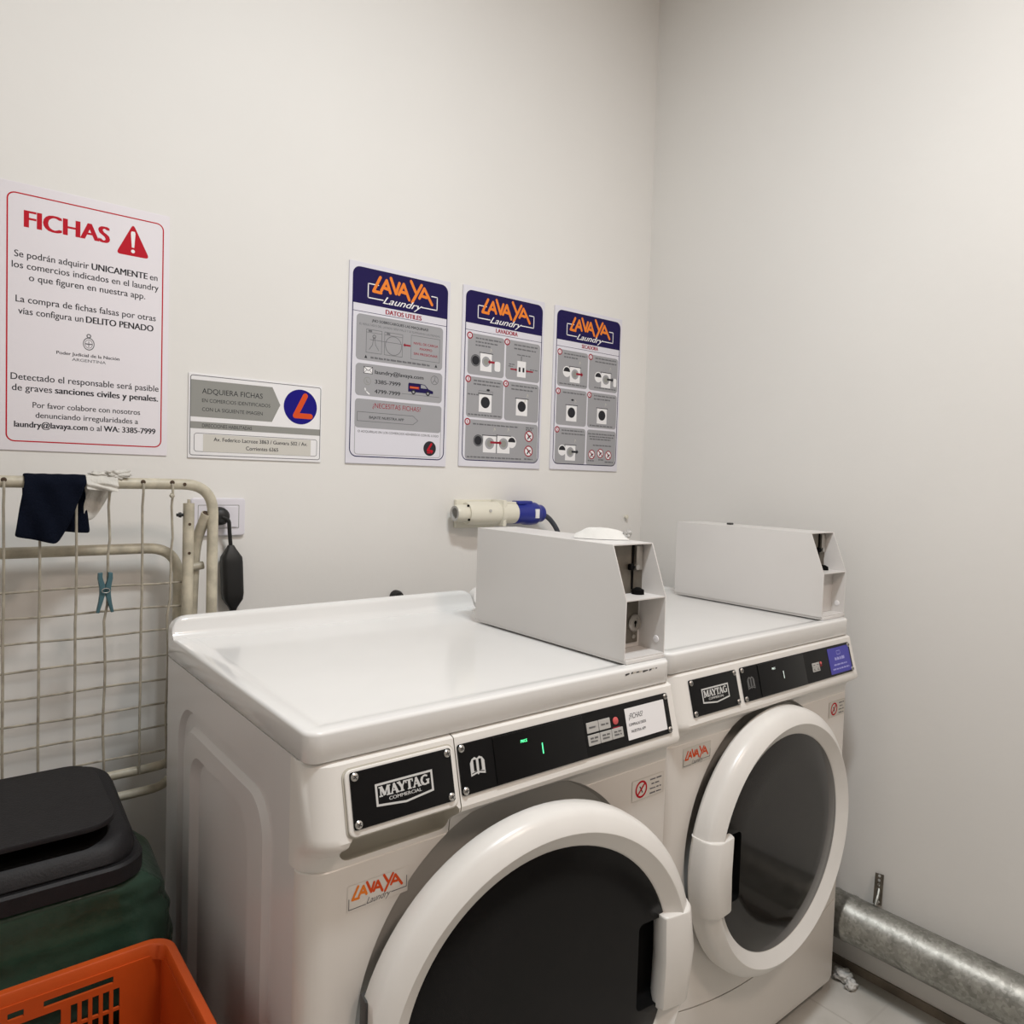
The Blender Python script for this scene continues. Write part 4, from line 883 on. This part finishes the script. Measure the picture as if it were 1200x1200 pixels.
mb = MB(); P = arc_path([L(-.3690, -.1425, 1.176), L(-.382, -.112, 1.115), L(-.3835, -.10, .98), L(-.380, -.10, .30)], .05, 8); mb.tube(P, .0105, M['ivory'], 16); mb.lathe([(.0085, 0), (.0083, .0004)], M['tube_hole'], 16, axis_mtx(P[0]+(P[0]-P[1]).normalized()*.0003, P[0]-P[1]), True); mb.link('leg_tube', root)
mb = MB(); mb.lathe([(.008, -.012), (.008, .012)], M['ivory'], 14, axis_mtx(L(-.3795, -.118, 1.068), (1, 0, .15)), True); mb.link('pivot_sleeve', root)
for z, xe in ((.683, -.437), (.640, -.445)):
    mb = MB(); mb.tube(arc_path([L(-1.26, -.14, z-.004), L(xe-.03, -.14, z), L(xe, -.13, z-.002), L(xe+.02, -.10, z-.004)], .02), .0085, M['ivory'], 14); mb.link('cross_tube', root)
rnd = random.Random(3)
for z in (1.0395, .9925, .9467, .8975, .8489, .8003, .7566, .708):
    mb = MB(); pts = [L(-1.235+(.826 if z > .96 else .822)*k/16, -.1235+rnd.uniform(-.0006, .0006), z+.0012*math.sin(k*1.3+z*40)) for k in range(17)]
    mb.tube(pts, .0021, M['wire'], 7); mb.link('wire', root)
for i, x in enumerate((-1.20, -1.145, -1.09, -1.035, -.98, -.925, -.87, -.815, -.76, -.704, -.652, -.5965, -.5455, -.4885, -.4375)):
    kink = .0045 if x in (-.5455, -.4375) else .001
    mb = MB(); pts = [L(x, -.156, 1.234), L(x, -.1585, 1.228), L(x+kink*.2, -.157, 1.215)]
    zz = 1.19
    while zz > .66: pts.append(L(x+(kink*math.sin((1.2-zz)*11) if zz > 1.0 else kink*.3*math.sin(zz*30))-(.004 if x in (-.5455, -.4375) and zz < 1.13 else 0), -.1505+.0004*math.sin(zz*50), zz)); zz -= .03
    mb.tube(pts, .0023, M['wire'], 7)
    if x == -.4375: crumple(mb, L(x-.001, -.158, 1.2115), .0052, M['wire'], 2, .5, 2, (1, 1, 1.2))
    mb.link('wire', root)

# cloths and peg on the rack
def cloth(pts_top, front, back, m, name, label, cat, yt, seed, thick=.0022):
    """sheet draped over the top tube: columns along x, each running front hem > tube > back hem"""
    cols = []; n = len(pts_top)
    for i in range(n):
        x = pts_top[i]; zf, xf = front[i]; zb2, xb = back[i]; col = []
        R = .0135
        for k in range(13):
            t = k/12; z = zf+(1.2335-zf)*t; col.append(Vector((xf+(x-xf)*t, yt-R-.004-.010*(1-t)*math.sin(i*.9+seed)*.5-.003*math.sin(t*9+i), z)))
        for k in range(1, 8):
            a = PI*k/8; col.append(Vector((x, yt-R*math.cos(a)*1.1, 1.2335+R*math.sin(a)*1.05+.0006*math.sin(i*2.1))))
        for k in range(1, 9):
            t = k/8; z = 1.2335+(zb2-1.2335)*t; col.append(Vector((x+(xb-x)*t, yt+R+.004*math.sin(i*1.3+t*4+seed)+.001, z)))
        cols.append(col)
    mb = MB(); mb.loft(cols, m, close=False); o = mb.link(name, sharp=0)
    bpy.context.view_layer.objects.active = o
    md = o.modifiers.new('s', 'SOLIDIFY'); md.thickness = thick; md.offset = 0
    md = o.modifiers.new('d', 'SUBSURF'); md.levels = md.render_levels = 1
    dg = bpy.context.evaluated_depsgraph_get(); dg.update(); me = bpy.data.meshes.new_from_object(o.evaluated_get(dg)); o.modifiers.clear(); old = o.data; o.data = me; bpy.data.meshes.remove(old); me.name = name
    for p in me.polygons: p.use_smooth = True
    return tag(o, label, cat)
n = 13
fx = lambda i: i/(n-1)
cloth([-.676+.094*fx(i) for i in range(n)], [(1.1405-.016*min(1, fx(i)/.80)+(.030*max(0, fx(i)-.80)/.2), -.690+.080*fx(i)) for i in range(n)], [(1.150-.010*fx(i), -.675+.105*fx(i)) for i in range(n)], M['navyc'], 'navy_cloth', 'dark navy cloth folded over the top tube of the drying rack', 'cloth', -.145, 1)
n = 9
cloth([-.583+.052*fx(i) for i in range(n)], [(1.222-.004*fx(i), -.583+.052*fx(i)) for i in range(n)], [(1.164+.058*max(0, (fx(i)-.32)/.68), -.583+.050*fx(i)) for i in range(n)], M['whitec'], 'white_cloth', 'crumpled white cloth caught on the rack tube next to the navy cloth', 'cloth', -.145, 2)
o = bpy.data.objects['white_cloth']
mb = MB(); bm0 = bmesh.new(); bm0.from_mesh(o.data); mb.merge(bm0, M['whitec'])
crumple(mb, (-.532, -.148, 1.2495), .0145, M['whitec'], 4.4, .55, 4, (1.75, .9, .60), 1.8)
crumple(mb, (-.556, -.146, 1.249), .0105, M['whitec'], 6.4, .5, 3, (2.2, .9, .55), 1.8)
me = bpy.data.meshes.new('white_cloth'); mb.bm.to_mesh(me); me.materials.append(M['whitec']); o.data = me
root = thing('clothes_peg', 'teal plastic clothes peg clipped on a wire of the drying rack', 'clothes peg', (-.5505, -.1535, .997))
for s_ in (-1, 1):
    mb = MB(); P = [(s_*.0048, .0735), (s_*.0115, .0725), (s_*.0120, .062), (s_*.0092, .046), (s_*.0088, .034), (s_*.0108, .018), (s_*.0142, .0), (s_*.0098, -.0005), (s_*.0062, .012), (s_*.0028, .024), (s_*.0004, .032), (s_*.0004, .050), (s_*.0030, .058), (s_*.0050, .066)]
    mb.curve2d([P], .010, M['teal'], frame((0, .0025, 0), (1, 0, 0), (0, 0, 1), (0, -1, 0)), .0008, False); mb.link('peg_half', root)
mb = MB(); mb.tube([(.0065*math.cos(t*.5)*1.0, -.0095-.0008*t*.1, .041+.0042*math.sin(t*.5)) for t in range(26)], .0007, M['steel'], 6); mb.link('spring', root)

# ================================================================== BIN, LINER, CRATE
BX0, BX1, BY0, BY1 = -.945, -.533, -.432, -.168
root = thing('waste_bin', 'charcoal swing-lid waste bin lined with a green bag beside the washing machine', 'waste bin', ((BX0+BX1)/2, (BY0+BY1)/2, 0))
bcx, bcy = (BX0+BX1)/2, (BY0+BY1)/2; hx, hy = (BX1-BX0)/2, (BY1-BY0)/2
def rl(sx, sy, z, r, dx=0, dy=0, n=8): return [Vector((p[0]+dx, p[1]+dy, z)) for p in rrect(-sx, -sy, sx, sy, r, n)]
mb = MB(); mb.loft([rl(hx-.075, hy-.05, .0, .04), rl(hx-.07, hy-.045, .01, .05), rl(hx-.025, hy-.022, .60, .055), rl(hx-.022, hy-.02, .632, .055)], M['lidb'], cap0=True); mb.link('bin_body', root)
mb = MB()
def dome(z, t):   # t 0 rim .. 1 top
    return rl(hx-.010-.016*t**2.2, hy-.010-.016*t**1.5, z, .055-.010*t, 0, .008*t)
lo = [rl(hx-.006, hy-.006, .622, .05), rl(hx, hy, .624, .055), rl(hx, hy, .648, .055), rl(hx-.004, hy-.004, .652, .053), rl(hx-.012, hy-.012, .651, .05)]
zz = lambda t: .655+.050*math.sin(t*PI/2)
lo += [dome(zz(t), t) for t in (.0, .2, .4, .6, .8, .92, 1.0)]
lo += [[Vector((p.x*.9, (p.y-.01)*.9+.01, .7055)) for p in lo[-1]]]
# tilt: crown higher toward the back
def tilt(L_): return [Vector((p.x, p.y, p.z+(max(0, (p.z-.655))/.056)*.032*(p.y/hy))) for p in L_]
lo = [tilt(q) for q in lo]
mb.loft(lo, M['lidb'], cap0=False, cap1=True); lid_o = mb.link('bin_lid', root, sharp=35)
# swing flap standing a little proud at its front edge
mb = MB(); fl = []
for z, gr in ((0, 0), (.003, .002), (.007, 0), (.008, -.004)):
    L_ = rrect(-hx+.050, -hy+.014, hx-.040, hy-.028, .045, 8)
    fl.append([Vector((p[0]*(1+gr), p[1]*(1+gr), .7065+z+.030*(p[1]/hy)+.030*max(0, (-p[1]+.05)/(2*hy))*1.6)) for p in L_])
mb.loft(fl, M['lidb'], cap0=True, cap1=True); fo = mb.link('swing_flap', root, sharp=35)
# dark plate on the closed dome, painting the shaded gap under the flap
mb = MB(); mb.loft([[Vector((p[0], p[1], .7060+.0290*(p[1]/hy)+dz)) for p in rrect(-hx+.056, -hy+.026, hx-.048, hy-.060, .04, 8)] for dz in (-.006, .0012)], M['dark'], cap1=True); mb.link('mouth_shade_plate', root)
# green liner
mb = MB(); lo = []
lev = [(.626, -.012), (.623, .001), (.616, .004)]+[(.605-.0125*k, .006) for k in range(28)]+[(.262, .006)]
for j, (z, d) in enumerate(lev):
    base = rrect(-hx+.014-d, -hy+.012-d, hx-.014+d, hy-.012+d, .055, 10); ring = []
    for k, p in enumerate(base):
        q = Vector((p[0]*7, p[1]*7, z*17+p[0]*5)); am = .021*min(1, (.63-z)/.03) if j > 1 else .001
        f = 1+am/.2*(noise.noise(q)*1.1+.9*abs(noise.noise(q*2.2))+.6*abs(noise.noise(q*4.6))+.35*noise.noise(q*9))*.8; sh_ = 1-(.62-z)*.04; fl_ = .055*max(0, p[0]/hx)**3*min(1, max(0, (.622-z)/.05))
        ring.append(Vector((bcx+p[0]*f*sh_+fl_, bcy+p[1]*f*sh_, z+.004*noise.noise(q*.8) if j > 1 else z)))
    lo.append(ring)
mb.loft(lo, M['bag']); o = mb.link('bin_liner', sharp=0, keep=False)
md = o.modifiers.new('d', 'SUBSURF'); md.levels = md.render_levels = 2
tag(o, 'dark green plastic bag hanging over the rim of the charcoal bin', 'bin bag')
# orange crate
CX0, CX1, CY0, CY1, CZ = -.955, -.5135, -.845, -.476, .548
root = thing('plastic_crate', 'tall orange slotted plastic crate standing in front of the waste bin', 'crate', ((CX0+CX1)/2, (CY0+CY1)/2, 0))
ox, oy = (CX0+CX1)/2, (CY0+CY1)/2; wx, wy = CX1-CX0, CY1-CY0; t = .004
# rim: rounded rectangular frame with a turned-down edge
mb = MB()
def rr_(d, z, r): return [Vector((p[0], p[1], z)) for p in rrect(-wx/2+d, -wy/2+d, wx/2-d, wy/2-d, r, 8)]
mb.loft([rr_(.001, CZ-.022, .034), rr_(0, CZ-.002, .035), rr_(.0015, CZ, .034), rr_(.012, CZ, .026), rr_(.0135, CZ-.002, .025), rr_(.0135, CZ-.024, .025), rr_(.0035, CZ-.024, .032), rr_(.0035, CZ-.004, .032)], M['crate']); mb.link('rim', root, sharp=40)
def wall_slots(W2, H_):
    hs_ = []
    for s_ in (-1, 1):
        a, b = sorted((s_*(W2-.155), s_*(W2-.068))); hs_.append(rrect(a, H_-.0165, b, H_-.0065, .001, 2))
        if W2 > .2: a, b = sorted((s_*.012, s_*(W2-.178))); hs_.append(rrect(a, H_-.0165, b, H_-.0065, .001, 2))
        for row in range(9):
            zt_ = H_-.0265-row*.0335
            for c_ in range(5): x = s_*(W2-.060-.0135*c_-.004); hs_.append([(x-.0042, zt_-.0295), (x+.0042, zt_-.0295), (x+.0042, zt_), (x-.0042, zt_)])
            if row: 
                for c_ in range(4 if W2 < .2 else 7): x = s_*(.010+.0135*c_); hs_.append([(x-.0042, zt_-.0295), (x+.0042, zt_-.0295), (x+.0042, zt_), (x-.0042, zt_)])
    hs_.append(rrect(-W2+.134, H_-.050, W2-.134, H_-.026, .003, 3))
    return hs_
for nm, W2, o_, u_ in (('back', wx/2-.012, (0, wy/2-.0135, 0), (1, 0, 0)), ('front', wx/2-.012, (0, -wy/2+.0135, 0), (1, 0, 0)), ('a', wy/2-.012, (wx/2-.0135, 0, 0), (0, 1, 0)), ('b', wy/2-.012, (-wx/2+.0135, 0, 0), (0, 1, 0))):
    mb = MB(); n_ = Vector(u_).cross(Vector((0, 0, 1))); H_ = CZ-.022
    F = frame(Vector(o_)-n_*t/2+Vector((0, 0, 0)), u_, (0, 0, 1), n_)
    solid = nm in ('a',)
    outer = [(-W2, .004), (W2, .004), (W2, H_+.004), (-W2, H_+.004)]
    mb.curve2d([outer]+([] if solid else wall_slots(W2, H_)), t, M['crate'], F); mb.link('crate_wall', root)
mb = MB(); mb.box((-wx/2+.012, -wy/2+.012, 0), (wx/2-.012, wy/2-.012, .006), M['crate']); mb.link('crate_floor', root)
